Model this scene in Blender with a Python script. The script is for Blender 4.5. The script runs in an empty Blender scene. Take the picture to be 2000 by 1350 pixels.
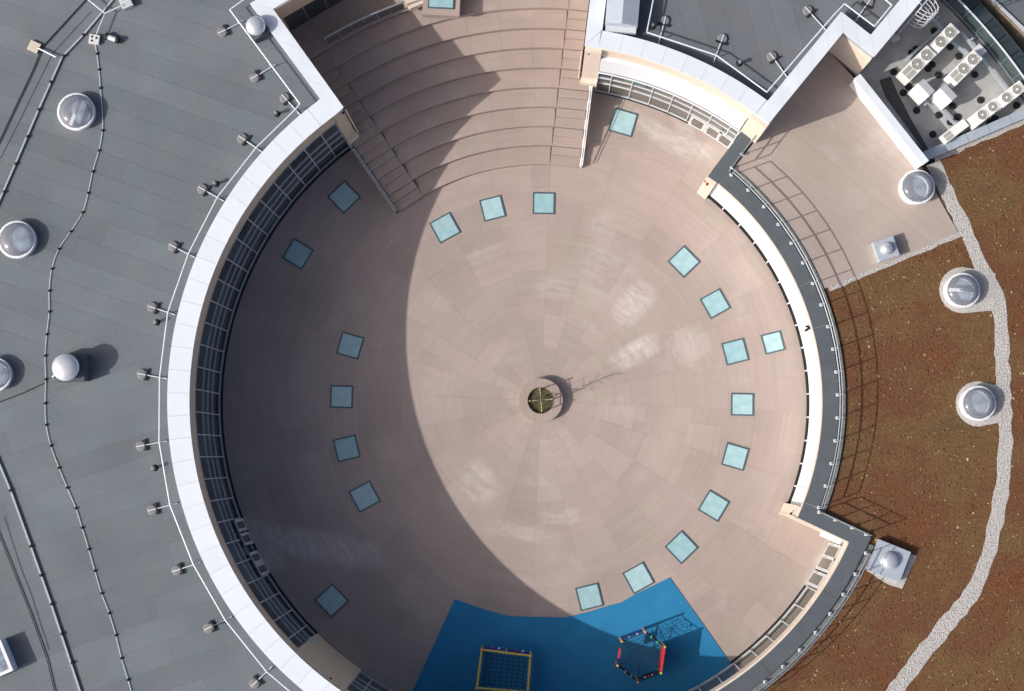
import bpy, bmesh, math, random
from mathutils import Vector, Matrix
from mathutils.geometry import tessellate_polygon
R = math.radians
sin, cos, pi = math.sin, math.cos, math.pi
random.seed(7)
scene = bpy.context.scene
COL = scene.collection

# ------------------------------------------------------------------ camera
# drone camera 75 m above the courtyard deck, almost straight down (4 degrees of tilt).
# world origin = centre of the round courtyard, x to the right of the picture, y up.
F, HC = 3000.0, 75.0
PPX, PPY, NX, NY = 1000.0, 675.0, 1045.0, 888.0
CAM = Vector((-0.28, -2.62, HC))
Dv = Vector(((NX - PPX) / F, (NY - PPY) / F, 1.0)).normalized()
Xv = Vector((1, 0, 0)); Xv = (Xv - Dv * Xv.dot(Dv)).normalized()
Yv = Xv.cross(Dv)
if Yv.y > 0: Yv = -Yv
cam = bpy.data.cameras.new('camera'); cam_o = bpy.data.objects.new('camera', cam); COL.objects.link(cam_o)
cam.sensor_width = 36.0; cam.lens = F / 2000.0 * 36.0
cam.clip_start = 1.0; cam.clip_end = 4000.0
rgt = Vector((Xv.x, Yv.x, -Dv.x)); up = -Vector((Xv.y, Yv.y, -Dv.y)); bck = -Vector((Xv.z, Yv.z, -Dv.z))
cam_o.matrix_world = Matrix(((rgt.x, up.x, bck.x, CAM.x), (rgt.y, up.y, bck.y, CAM.y), (rgt.z, up.z, bck.z, CAM.z), (0, 0, 0, 1)))
scene.camera = cam_o

# ------------------------------------------------------------------ sky and sun
SUN_AZ, SUN_EL = 20.2, 36.0          # shadows run towards +x turned 20.5 degrees to +y
world = bpy.data.worlds.new('World'); scene.world = world; world.use_nodes = True
wn = world.node_tree.nodes; wl = world.node_tree.links
sky = wn.new('ShaderNodeTexSky'); sky.sky_type = 'NISHITA'; sky.sun_disc = False
sky.sun_elevation = R(SUN_EL); sky.sun_rotation = R(270 - SUN_AZ)
sky.air_density = 0.4; sky.dust_density = 3.0; sky.ozone_density = 0.0
wl.new(sky.outputs[0], wn['Background'].inputs[0]); wn['Background'].inputs[1].default_value = 0.15
sun = bpy.data.lights.new('sun', 'SUN'); sun.energy = 3.1; sun.angle = R(0.5); sun.color = (1.0, 0.958, 0.905)
sun_o = bpy.data.objects.new('sun', sun); COL.objects.link(sun_o)
to_sun = Vector((-cos(R(SUN_AZ)) * cos(R(SUN_EL)), -sin(R(SUN_AZ)) * cos(R(SUN_EL)), sin(R(SUN_EL))))
sun_o.rotation_euler = to_sun.to_track_quat('Z', 'Y').to_euler(); sun_o.location = to_sun * 90
scene.view_settings.view_transform = 'Standard'; scene.view_settings.look = 'None'
scene.view_settings.gamma = 1.0; scene.view_settings.exposure = 0.27; scene.view_settings.use_curve_mapping = False
scene.render.engine = 'CYCLES'
try:
    scene.cycles.use_denoising = True
    scene.cycles.max_bounces = 6; scene.cycles.diffuse_bounces = 4; scene.cycles.glossy_bounces = 3
    scene.cycles.transparent_max_bounces = 12
    scene.cycles.sample_clamp_indirect = 6.0
except Exception: pass

# ------------------------------------------------------------------ helpers
def at(px, py, z=0.0):
    """point of the photograph (2000 x 1350) at world height z"""
    v = Vector(((px - PPX) / F, (py - PPY) / F, 1.0))
    t = (HC - z) / v.dot(Dv)
    return Vector((t * v.dot(Xv) + CAM.x, t * v.dot(Yv) + CAM.y, z))
def pol(r, a, z=0.0): return Vector((r * cos(R(a)), r * sin(R(a)), z))

class MB:
    def __init__(s): s.v = []; s.f = []
    def add(s, vs, fs):
        n = len(s.v); s.v += [tuple(p) for p in vs]; s.f += [tuple(i + n for i in f) for f in fs]; return s
    def box(s, c, size, rz=0.0):
        x, y, z = (d / 2 for d in size); ca, sa = cos(rz), sin(rz); vs = []
        for dz in (-z, z):
            for dx, dy in ((-x, -y), (x, -y), (x, y), (-x, y)):
                vs.append((c[0] + dx * ca - dy * sa, c[1] + dx * sa + dy * ca, c[2] + dz))
        return s.add(vs, [(3, 2, 1, 0), (4, 5, 6, 7), (0, 1, 5, 4), (1, 2, 6, 5), (2, 3, 7, 6), (3, 0, 4, 7)])
    def prism(s, poly, z0, z1):
        n = len(poly); vs = [(p[0], p[1], z0) for p in poly] + [(p[0], p[1], z1) for p in poly]
        tris = tessellate_polygon([[Vector((p[0], p[1], 0)) for p in poly]])
        fs = [tuple(t) for t in tris] + [tuple(i + n for i in t) for t in tris]
        fs += [(i, (i + 1) % n, (i + 1) % n + n, i + n) for i in range(n)]
        return s.add(vs, fs)
    def sheet(s, poly, z):
        tris = tessellate_polygon([[Vector((p[0], p[1], 0)) for p in poly]])
        return s.add([(p[0], p[1], z) for p in poly], [tuple(t) for t in tris])
    def arc(s, r0, r1, a0, a1, z0, z1, n=None):
        n = n or max(1, int(abs(a1 - a0) / 1.25)); vs = []
        for i in range(n + 1):
            a = R(a0 + (a1 - a0) * i / n); ca, sa = cos(a), sin(a)
            vs += [(r0 * ca, r0 * sa, z0), (r1 * ca, r1 * sa, z0), (r1 * ca, r1 * sa, z1), (r0 * ca, r0 * sa, z1)]
        fs = []
        for i in range(n):
            b = 4 * i
            for k in range(4): fs.append((b + k, b + (k + 1) % 4, b + 4 + (k + 1) % 4, b + 4 + k))
        fs += [(0, 1, 2, 3), (4 * n + 3, 4 * n + 2, 4 * n + 1, 4 * n)]
        return s.add(vs, fs)
    def tube(s, pts, r, n=8, r2=None):
        pts = [Vector(p) for p in pts]; m = len(pts); vs = []
        for i, p in enumerate(pts):
            d = (pts[min(i + 1, m - 1)] - pts[max(i - 1, 0)]).normalized()
            u = d.cross(Vector((0, 0, 1)))
            if u.length < 1e-3: u = d.cross(Vector((0, 1, 0)))
            u.normalize(); w = u.cross(d)
            rr = r if r2 is None else r + (r2 - r) * i / max(1, m - 1)
            for k in range(n):
                a = 2 * pi * k / n; vs.append(p + u * rr * cos(a) + w * rr * sin(a))
        fs = [(i * n + k, i * n + (k + 1) % n, (i + 1) * n + (k + 1) % n, (i + 1) * n + k) for i in range(m - 1) for k in range(n)]
        fs += [tuple(range(n))[::-1], tuple((m - 1) * n + k for k in range(n))]
        return s.add(vs, fs)
    def lathe(s, prof, c=(0, 0, 0), n=32, cap0=True, cap1=True):
        vs = []
        for (r, z) in prof:
            for k in range(n):
                a = 2 * pi * k / n; vs.append((c[0] + r * cos(a), c[1] + r * sin(a), c[2] + z))
        m = len(prof)
        fs = [(i * n + k, i * n + (k + 1) % n, (i + 1) * n + (k + 1) % n, (i + 1) * n + k) for i in range(m - 1) for k in range(n)]
        if cap0: fs.append(tuple(range(n))[::-1])
        if cap1: fs.append(tuple((m - 1) * n + k for k in range(n)))
        return s.add(vs, fs)
    def mesh(s, name, mat, smooth=False):
        me = bpy.data.meshes.new(name); me.from_pydata(s.v, [], s.f)
        bm = bmesh.new(); bm.from_mesh(me); bmesh.ops.recalc_face_normals(bm, faces=bm.faces[:]); bm.to_mesh(me); bm.free()
        if smooth:
            for p in me.polygons: p.use_smooth = True
        me.materials.append(M[mat]); return me
    def build(s, name, mat, parent=None, smooth=False, loc=(0, 0, 0), rz=0.0):
        return obj(name, s.mesh(name, mat, smooth), parent, loc, rz)

def obj(name, me, parent=None, loc=(0, 0, 0), rz=0.0):
    o = bpy.data.objects.new(name, me); COL.objects.link(o)
    o.location = loc; o.rotation_euler = (0, 0, rz)
    if parent is not None: o.parent = parent
    return o
def thing(name, label, cat, loc=(0, 0, 0), rz=0.0, group=None):
    o = bpy.data.objects.new(name, None); COL.objects.link(o); o.empty_display_size = 0.2
    o.location = loc; o.rotation_euler = (0, 0, rz); o['label'] = label; o['category'] = cat
    if group: o['group'] = group
    return o
def tag(o, label, cat, group=None):
    o['label'] = label; o['category'] = cat
    if group: o['group'] = group
    return o
def struct(o): o['kind'] = 'structure'; return o
def copy_tree(o, parent=None):
    c = o.copy(); COL.objects.link(c); c.parent = parent
    for ch in list(o.children): copy_tree(ch, c)
    return c
def line_pt(a, b, t): return a + (b - a) * t
def arcpts(r, a0, a1, step=1.5):
    n = max(1, int(abs(a1 - a0) / step)); return [pol(r, a0 + (a1 - a0) * i / n) for i in range(n + 1)]
def clip_strip(poly, d, lo, hi):
    """part of poly whose distance along unit vector d lies between lo and hi"""
    def half(ps, sgn, lim):
        out = []
        for i in range(len(ps)):
            a, b = ps[i], ps[(i + 1) % len(ps)]; fa = sgn * (a.dot(d) - lim); fb = sgn * (b.dot(d) - lim)
            if fa >= 0: out.append(a)
            if (fa >= 0) != (fb >= 0): out.append(a + (b - a) * (fa / (fa - fb)))
        return out
    ps = half(poly, 1, lo)
    return half(ps, -1, hi) if len(ps) > 2 else []

# ------------------------------------------------------------------ materials
M = {}
def nt_new(name):
    m = bpy.data.materials.new(name); m.use_nodes = True; M[name] = m
    return m, m.node_tree.nodes, m.node_tree.links, m.node_tree.nodes['Principled BSDF']
def mat(name, col, rough=0.6, metal=0.0, var=0.12, scale=6.0, bump=0.0, bscale=60.0, rand=0.0, spec=0.5, coat=0.0):
    m, n, l, b = nt_new(name)
    b.inputs['Roughness'].default_value = rough; b.inputs['Metallic'].default_value = metal
    b.inputs['Specular IOR Level'].default_value = spec; b.inputs['Coat Weight'].default_value = coat
    tc = n.new('ShaderNodeTexCoord'); no = n.new('ShaderNodeTexNoise'); no.inputs['Scale'].default_value = scale
    no.inputs['Detail'].default_value = 6; l.new(tc.outputs['Object'], no.inputs['Vector'])
    mr = n.new('ShaderNodeMapRange'); mr.inputs[1].default_value = .25; mr.inputs[2].default_value = .75
    mr.inputs[3].default_value = 1 - var; mr.inputs[4].default_value = 1 + var; l.new(no.outputs[0], mr.inputs[0])
    fac = mr.outputs[0]
    if rand > 0:
        oi = n.new('ShaderNodeObjectInfo'); r2 = n.new('ShaderNodeMapRange'); r2.inputs[3].default_value = 1 - rand; r2.inputs[4].default_value = 1 + rand
        l.new(oi.outputs['Random'], r2.inputs[0]); mu = n.new('ShaderNodeMath'); mu.operation = 'MULTIPLY'
        l.new(fac, mu.inputs[0]); l.new(r2.outputs[0], mu.inputs[1]); fac = mu.outputs[0]
    sc = n.new('ShaderNodeVectorMath'); sc.operation = 'SCALE'; sc.inputs[0].default_value = col[:3]; l.new(fac, sc.inputs['Scale'])
    l.new(sc.outputs[0], b.inputs['Base Color'])
    if bump > 0:
        nb = n.new('ShaderNodeTexNoise'); nb.inputs['Scale'].default_value = bscale; nb.inputs['Detail'].default_value = 4
        l.new(tc.outputs['Object'], nb.inputs['Vector']); bp = n.new('ShaderNodeBump'); bp.inputs['Strength'].default_value = bump
        bp.inputs['Distance'].default_value = .02; l.new(nb.outputs[0], bp.inputs['Height']); l.new(bp.outputs[0], b.inputs['Normal'])
    return m

mat('coping_white', (.655, .705, .75), .5, var=.07, scale=.9, rand=.02)
mat('coping_bed', (.40, .43, .47), .6, var=.03)
mat('white_panel', (.78, .80, .82), .5, var=.02, scale=2)
mat('white_metal', (.66, .69, .73), .4, var=.05)
mat('cream_render', (.60, .49, .36), .85, var=.07, scale=3, bump=.15, bscale=40)
mat('cream_light', (.70, .60, .49), .85, var=.05, scale=3, bump=.1, bscale=40)
mat('dark_gap', (.018, .018, .020), .8, var=.2)
mat('frame_grey', (.52, .55, .57), .5, metal=.0, var=.05)
mat('frame_white', (.60, .62, .63), .45, var=.04)
mat('steel', (.42, .45, .46), .35, metal=.7, var=.08)
mat('galv', (.50, .57, .62), .45, metal=.35, var=.08)
mat('black_rubber', (.012, .012, .014), .7, var=.2)
mat('pad_grey', (.19, .19, .195), .8, var=.35, scale=14, bump=.3)
mat('silver', (.72, .74, .76), .28, metal=.55, var=.03)
mat('skylight_rim', (.72, .73, .75), .45, var=.06, scale=8)
mat('concrete_white', (.62, .61, .59), .9, var=.1, scale=20, bump=.2)
mat('slab_beige', (.55, .50, .40), .9, var=.08, scale=10)
mat('box_white', (.62, .62, .62), .6, var=.08)
mat('ac_white', (.80, .80, .76), .5, var=.03)
mat('ac_grille', (.38, .37, .33), .6, var=.15, scale=20)
mat('ac_dark', (.30, .30, .27), .6, var=.2)
mat('hood_white', (.78, .78, .76), .6, var=.03)
mat('yard_floor', (.42, .415, .405), .9, var=.22, scale=1.3, bump=.1)
mat('dark_gravel', (.085, .078, .076), .95, var=.5, scale=25, bump=.8, bscale=30)
mat('asphalt', (.030, .028, .027), .95, var=.25, scale=3, bump=.3)
mat('parapet_grey', (.088, .103, .116), .9, var=.10, scale=2.2, bump=.25, bscale=120, rand=.05)
mat('deck_under', (.16, .13, .115), .9, var=.2)
mat('rubber_yellow', (.66, .50, .06), .45, var=.06)
mat('play_orange', (.68, .36, .13), .5, var=.1)
mat('play_red', (.62, .035, .045), .4, var=.05)
mat('play_blue', (.02, .05, .30), .4, var=.05)
mat('play_green', (.10, .60, .15), .4, var=.05)
mat('play_white', (.7, .7, .72), .4, var=.05)
mat('rope', (.012, .014, .022), .8, var=.1)
mat('wood_stake', (.45, .38, .24), .8, var=.15, scale=20)
mat('bark', (.13, .10, .07), .9, var=.2, scale=30)
mat('dome_inner', (.27, .32, .38), .12, var=.6, scale=2.2)
mat('sky_frame', (.075, .125, .145), .5, metal=.2, var=.1)
mat('red_strip', (.3, .02, .02), .5)
mat('cable_light', (.60, .64, .66), .6, var=.1)
mat('gutter', (.155, .17, .165), .7, var=.45, scale=7, bump=.3, bscale=30)
mat('duct_grey', (.36, .39, .41), .6, var=.1)
mat('rail_mesh', (.10, .105, .11), .6, var=.2, scale=20)
mat('metal_sheet', (.48, .54, .60), .4, metal=.3, var=.06)

def glass_mat(name, col, rough=.04, rand=.35, spec=.5):
    m, n, l, b = nt_new(name)
    b.inputs['Roughness'].default_value = rough; b.inputs['Specular IOR Level'].default_value = spec
    oi = n.new('ShaderNodeObjectInfo'); mr = n.new('ShaderNodeMapRange'); mr.inputs[3].default_value = 1 - rand; mr.inputs[4].default_value = 1 + rand
    l.new(oi.outputs['Random'], mr.inputs[0]); sc = n.new('ShaderNodeVectorMath'); sc.operation = 'SCALE'; sc.inputs[0].default_value = col
    l.new(mr.outputs[0], sc.inputs['Scale']); l.new(sc.outputs[0], b.inputs['Base Color'])
glass_mat('glass_dark', (.040, .054, .062))
glass_mat('glass_teal', (.050, .085, .098))
glass_mat('glass_green', (.075, .11, .11), rand=.3)
glass_mat('glass_lit', (.11, .105, .09), rand=.2)
def clear_mat(name, col, alpha, rough=.03):
    m, n, l, b = nt_new(name)
    b.inputs['Base Color'].default_value = (*col, 1); b.inputs['Roughness'].default_value = rough; b.inputs['Alpha'].default_value = alpha
clear_mat('rail_glass', (.10, .16, .15), .34)
def dome_mat():
    m, n, l, b = nt_new('dome_plastic'); out = n['Material Output']
    tr_ = n.new('ShaderNodeBsdfTransparent'); tr_.inputs[0].default_value = (.93, .95, .97, 1)
    df = n.new('ShaderNodeBsdfDiffuse'); df.inputs[0].default_value = (.8, .84, .9, 1); gl = n.new('ShaderNodeBsdfGlossy'); gl.inputs['Roughness'].default_value = .13
    m1 = n.new('ShaderNodeMixShader'); m1.inputs[0].default_value = .18; l.new(tr_.outputs[0], m1.inputs[1]); l.new(df.outputs[0], m1.inputs[2])
    fr_ = n.new('ShaderNodeFresnel'); fr_.inputs[0].default_value = 1.5; m2 = n.new('ShaderNodeMixShader')
    l.new(fr_.outputs[0], m2.inputs[0]); l.new(m1.outputs[0], m2.inputs[1]); l.new(gl.outputs[0], m2.inputs[2]); l.new(m2.outputs[0], out.inputs[0])
dome_mat()

def pane_mat():           # frosted walk-on glass
    m, n, l, b = nt_new('floor_glass'); b.inputs['Roughness'].default_value = .2
    tc = n.new('ShaderNodeTexCoord'); no = n.new('ShaderNodeTexNoise'); no.inputs['Scale'].default_value = 2.5; no.inputs['Detail'].default_value = 5
    l.new(tc.outputs['Object'], no.inputs['Vector']); oi = n.new('ShaderNodeObjectInfo')
    ad = n.new('ShaderNodeMath'); ad.operation = 'ADD'; l.new(no.outputs[0], ad.inputs[0])
    mr = n.new('ShaderNodeMapRange'); mr.inputs[3].default_value = -.22; mr.inputs[4].default_value = .22; l.new(oi.outputs['Random'], mr.inputs[0]); l.new(mr.outputs[0], ad.inputs[1])
    cr = n.new('ShaderNodeValToRGB'); cr.color_ramp.elements[0].position = .2; cr.color_ramp.elements[0].color = (.28, .47, .50, 1)
    cr.color_ramp.elements[1].position = .85; cr.color_ramp.elements[1].color = (.44, .62, .645, 1)
    l.new(ad.outputs[0], cr.inputs[0]); l.new(cr.outputs[0], b.inputs['Base Color'])
pane_mat()

STAINS_GLINTS = [((1238, 592), 1.15, .75, 48, 1.0), ((1240, 690), 1.25, .55, 28, 1.0), ((1345, 672), 1.0, .9, 22, .55), ((938, 943), 1.1, .8, 128, .55), ((1082, 560), .6, .9, 92, .35), ((1175, 440), .9, .5, 70, .35),
          ((1180, 520), 2.0, 1.6, 60, .35), ((1020, 1040), 1.8, .5, 170, .45), ((1095, 1010), 1.0, .4, 5, .5), ((1290, 262), 2.3, .5, -35, .8), ((1350, 285), 1.5, .45, -25, .8), ((1330, 235), 1.6, .4, -70, .7), ((1590, 1130), 2.1, .40, 63, .8), ((1535, 1215), 2.4, .36, 52, .8), ((610, 1065), 3.6, .75, -10, 1.0), ((515, 1075), 1.3, .8, -60, .9)]  # niche and lower right streaks: sunlight off the windows put into the colour
def deck_mat(name, period=.145, axis='X', base=(.396, .324, .290), tint=.06, rot=0.0):
    m, n, l, b = nt_new(name); b.inputs['Roughness'].default_value = .62; b.inputs['Specular IOR Level'].default_value = .35
    tc = n.new('ShaderNodeTexCoord'); mp = n.new('ShaderNodeMapping'); mp.inputs['Rotation'].default_value = (0, 0, rot)
    l.new(tc.outputs['Object'], mp.inputs['Vector']); sx = n.new('ShaderNodeSeparateXYZ'); l.new(mp.outputs[0], sx.inputs[0])
    dv = n.new('ShaderNodeMath'); dv.operation = 'DIVIDE'; l.new(sx.outputs[axis], dv.inputs[0]); dv.inputs[1].default_value = period
    fr = n.new('ShaderNodeMath'); fr.operation = 'FRACT'; l.new(dv.outputs[0], fr.inputs[0])
    fl = n.new('ShaderNodeMath'); fl.operation = 'FLOOR'; l.new(dv.outputs[0], fl.inputs[0])
    gap = n.new('ShaderNodeMapRange'); gap.inputs[1].default_value = .0; gap.inputs[2].default_value = .07; gap.inputs[3].default_value = .74; gap.inputs[4].default_value = 1.0
    l.new(fr.outputs[0], gap.inputs[0])
    oi = n.new('ShaderNodeObjectInfo')
    # per board tint
    wn_ = n.new('ShaderNodeTexWhiteNoise'); wn_.noise_dimensions = '2D'; cb = n.new('ShaderNodeCombineXYZ'); l.new(fl.outputs[0], cb.inputs[0]); l.new(oi.outputs['Random'], cb.inputs[1]); l.new(cb.outputs[0], wn_.inputs['Vector'])
    bt = n.new('ShaderNodeMapRange'); bt.inputs[3].default_value = .97; bt.inputs[4].default_value = 1.03; l.new(wn_.outputs[0], bt.inputs[0])
    # per panel tint
    pt = n.new('ShaderNodeMapRange'); pt.inputs[3].default_value = 1 - tint; pt.inputs[4].default_value = 1 + tint; l.new(oi.outputs['Random'], pt.inputs[0])
    # large stains + pale weathered wear, in world space
    ge = n.new('ShaderNodeNewGeometry')
    n1 = n.new('ShaderNodeTexNoise'); n1.inputs['Scale'].default_value = .22; n1.inputs['Detail'].default_value = 5; n1.inputs['Roughness'].default_value = .6; l.new(ge.outputs['Position'], n1.inputs['Vector'])
    s1 = n.new('ShaderNodeMapRange'); s1.inputs[1].default_value = .3; s1.inputs[2].default_value = .7; s1.inputs[3].default_value = .90; s1.inputs[4].default_value = 1.08; l.new(n1.outputs[0], s1.inputs[0])
    n2 = n.new('ShaderNodeTexNoise'); n2.inputs['Scale'].default_value = .42; n2.inputs['Detail'].default_value = 6; n2.inputs['Roughness'].default_value = .62
    ofs = n.new('ShaderNodeVectorMath'); ofs.operation = 'ADD'; ofs.inputs[1].default_value = (3.7, 11.3, 0); l.new(ge.outputs['Position'], ofs.inputs[0]); l.new(ofs.outputs[0], n2.inputs['Vector'])
    s2 = n.new('ShaderNodeMapRange'); s2.inputs[1].default_value = .57; s2.inputs[2].default_value = .74; s2.inputs[3].default_value = 0; s2.inputs[4].default_value = .25; l.new(n2.outputs[0], s2.inputs[0])
    def mul(a, c):
        x = n.new('ShaderNodeMath'); x.operation = 'MULTIPLY'; l.new(a, x.inputs[0]); l.new(c, x.inputs[1]); return x.outputs[0]
    wear_glints = s2.outputs[0]
    if name == 'deck_boards':            # dried dust and lime, plus window-reflected sun painted as pale streaks, each with its own place on the boards
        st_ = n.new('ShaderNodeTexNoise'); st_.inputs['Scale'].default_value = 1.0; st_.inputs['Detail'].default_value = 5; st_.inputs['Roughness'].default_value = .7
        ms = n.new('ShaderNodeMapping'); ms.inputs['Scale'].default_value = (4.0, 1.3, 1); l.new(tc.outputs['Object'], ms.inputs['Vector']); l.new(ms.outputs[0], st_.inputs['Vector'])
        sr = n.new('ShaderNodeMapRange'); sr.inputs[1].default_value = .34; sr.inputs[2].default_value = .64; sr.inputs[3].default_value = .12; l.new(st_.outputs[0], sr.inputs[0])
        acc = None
        for (pp, rx, ry, ro_, k_) in STAINS_GLINTS:
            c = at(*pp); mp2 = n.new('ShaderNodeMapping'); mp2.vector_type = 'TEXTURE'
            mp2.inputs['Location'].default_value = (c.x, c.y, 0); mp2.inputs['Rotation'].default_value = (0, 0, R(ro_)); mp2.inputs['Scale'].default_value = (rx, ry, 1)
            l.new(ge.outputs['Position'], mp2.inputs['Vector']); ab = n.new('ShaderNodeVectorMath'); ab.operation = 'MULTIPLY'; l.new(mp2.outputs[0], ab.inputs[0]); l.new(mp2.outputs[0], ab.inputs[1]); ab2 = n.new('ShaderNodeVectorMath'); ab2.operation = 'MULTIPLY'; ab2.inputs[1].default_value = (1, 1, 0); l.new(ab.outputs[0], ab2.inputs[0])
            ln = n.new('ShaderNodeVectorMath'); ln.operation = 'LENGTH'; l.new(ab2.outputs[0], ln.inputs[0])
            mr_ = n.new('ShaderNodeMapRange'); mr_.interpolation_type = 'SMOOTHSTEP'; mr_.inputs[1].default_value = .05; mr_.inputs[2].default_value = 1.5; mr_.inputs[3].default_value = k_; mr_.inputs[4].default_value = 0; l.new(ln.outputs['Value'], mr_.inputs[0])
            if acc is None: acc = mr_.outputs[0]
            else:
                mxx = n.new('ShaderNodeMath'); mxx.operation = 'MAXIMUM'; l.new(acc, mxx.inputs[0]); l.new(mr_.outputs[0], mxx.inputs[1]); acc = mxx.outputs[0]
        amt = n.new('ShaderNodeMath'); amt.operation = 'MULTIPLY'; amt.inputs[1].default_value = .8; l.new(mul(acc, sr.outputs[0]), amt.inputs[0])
        mx2 = n.new('ShaderNodeMath'); mx2.operation = 'MAXIMUM'; l.new(amt.outputs[0], mx2.inputs[0]); l.new(s2.outputs[0], mx2.inputs[1]); wear_glints = mx2.outputs[0]
    f = mul(mul(mul(gap.outputs[0], bt.outputs[0]), pt.outputs[0]), s1.outputs[0])
    # hue: some panels pinker, some more yellow
    hm = n.new('ShaderNodeMix'); hm.data_type = 'RGBA'
    hr = n.new('ShaderNodeTexWhiteNoise'); hr.noise_dimensions = '1D'; l.new(oi.outputs['Random'], hr.inputs['W'])
    l.new(hr.outputs[0], hm.inputs['Factor']); hm.inputs['A'].default_value = (base[0] * 1.01, base[1] * .985, base[2] * .995, 1); hm.inputs['B'].default_value = (base[0] * .99, base[1] * 1.01, base[2] * .985, 1)
    wm = n.new('ShaderNodeMix'); wm.data_type = 'RGBA'; l.new(wear_glints, wm.inputs['Factor']); l.new(hm.outputs['Result'], wm.inputs['A']); wm.inputs['B'].default_value = (.62, .575, .535, 1)
    sc = n.new('ShaderNodeVectorMath'); sc.operation = 'SCALE'; l.new(wm.outputs['Result'], sc.inputs[0]); l.new(f, sc.inputs['Scale'])
    l.new(sc.outputs[0], b.inputs['Base Color'])
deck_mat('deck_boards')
deck_mat('terrace_boards', period=.15, axis='Y', rot=R(40), tint=.0, base=(.396, .325, .291))
deck_mat('stair_boards', period=.14, tint=.02, base=(.375, .302, .268))

def roof_mat(name, base, rand=.06):
    m, n, l, b = nt_new(name); b.inputs['Roughness'].default_value = .85; b.inputs['Specular IOR Level'].default_value = .25
    ge = n.new('ShaderNodeNewGeometry'); oi = n.new('ShaderNodeObjectInfo')
    n1 = n.new('ShaderNodeTexNoise'); n1.inputs['Scale'].default_value = .35; n1.inputs['Detail'].default_value = 6; l.new(ge.outputs['Position'], n1.inputs['Vector'])
    n2 = n.new('ShaderNodeTexNoise'); n2.inputs['Scale'].default_value = 16; n2.inputs['Detail'].default_value = 6; n2.inputs['Roughness'].default_value = .7; l.new(ge.outputs['Position'], n2.inputs['Vector'])
    s1 = n.new('ShaderNodeMapRange'); s1.inputs[1].default_value = .3; s1.inputs[2].default_value = .7; s1.inputs[3].default_value = .90; s1.inputs[4].default_value = 1.10; l.new(n1.outputs[0], s1.inputs[0])
    s2 = n.new('ShaderNodeMapRange'); s2.inputs[1].default_value = .3; s2.inputs[2].default_value = .7; s2.inputs[3].default_value = .82; s2.inputs[4].default_value = 1.18; l.new(n2.outputs[0], s2.inputs[0])
    s3 = n.new('ShaderNodeMapRange'); s3.inputs[3].default_value = 1 - rand; s3.inputs[4].default_value = 1 + rand; l.new(oi.outputs['Random'], s3.inputs[0])
    a = n.new('ShaderNodeMath'); a.operation = 'MULTIPLY'; l.new(s1.outputs[0], a.inputs[0]); l.new(s2.outputs[0], a.inputs[1])
    c = n.new('ShaderNodeMath'); c.operation = 'MULTIPLY'; l.new(a.outputs[0], c.inputs[0]); l.new(s3.outputs[0], c.inputs[1])
    # bluish / brownish mineral patches
    n3 = n.new('ShaderNodeTexNoise'); n3.inputs['Scale'].default_value = .6; n3.inputs['Detail'].default_value = 4
    of = n.new('ShaderNodeVectorMath'); of.operation = 'ADD'; of.inputs[1].default_value = (31, 7, 0); l.new(ge.outputs['Position'], of.inputs[0]); l.new(of.outputs[0], n3.inputs['Vector'])
    mx = n.new('ShaderNodeMix'); mx.data_type = 'RGBA'; r3 = n.new('ShaderNodeMapRange'); r3.inputs[1].default_value = .38; r3.inputs[2].default_value = .62; l.new(n3.outputs[0], r3.inputs[0]); l.new(r3.outputs[0], mx.inputs['Factor'])
    mx.inputs['A'].default_value = (base[0] * .97, base[1] * 1.0, base[2] * 1.015, 1); mx.inputs['B'].default_value = (base[0] * 1.04, base[1] * .985, base[2] * .99, 1)
    sc = n.new('ShaderNodeVectorMath'); sc.operation = 'SCALE'; l.new(mx.outputs['Result'], sc.inputs[0]); l.new(c.outputs[0], sc.inputs['Scale']); l.new(sc.outputs[0], b.inputs['Base Color'])
    bp = n.new('ShaderNodeBump'); bp.inputs['Strength'].default_value = .3; bp.inputs['Distance'].default_value = .01; l.new(n2.outputs[0], bp.inputs['Height']); l.new(bp.outputs[0], b.inputs['Normal'])
roof_mat('roof_felt', (.144, .166, .179))
roof_mat('roof_felt_dark', (.140, .157, .170))
roof_mat('roof_seam', (.085, .095, .10))

def mat_rubber():
    m, n, l, b = nt_new('play_mat'); b.inputs['Roughness'].default_value = .9
    ge = n.new('ShaderNodeNewGeometry'); n2 = n.new('ShaderNodeTexNoise'); n2.inputs['Scale'].default_value = 40; l.new(ge.outputs['Position'], n2.inputs['Vector'])
    cr = n.new('ShaderNodeValToRGB'); cr.color_ramp.elements[0].position = .3; cr.color_ramp.elements[0].color = (.013, .175, .36, 1); cr.color_ramp.elements[1].position = .7; cr.color_ramp.elements[1].color = (.019, .22, .44, 1)
    n3 = n.new('ShaderNodeTexNoise'); n3.inputs['Scale'].default_value = .8; n3.inputs['Detail'].default_value = 6; l.new(ge.outputs['Position'], n3.inputs['Vector'])
    ad = n.new('ShaderNodeMath'); ad.operation = 'ADD'; l.new(n2.outputs[0], ad.inputs[0]); m3 = n.new('ShaderNodeMapRange'); m3.inputs[1].default_value = .3; m3.inputs[2].default_value = .7; m3.inputs[3].default_value = -.18; m3.inputs[4].default_value = .18; l.new(n3.outputs[0], m3.inputs[0]); l.new(m3.outputs[0], ad.inputs[1])
    l.new(ad.outputs[0], cr.inputs[0]); l.new(cr.outputs[0], b.inputs['Base Color'])
mat_rubber()

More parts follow.
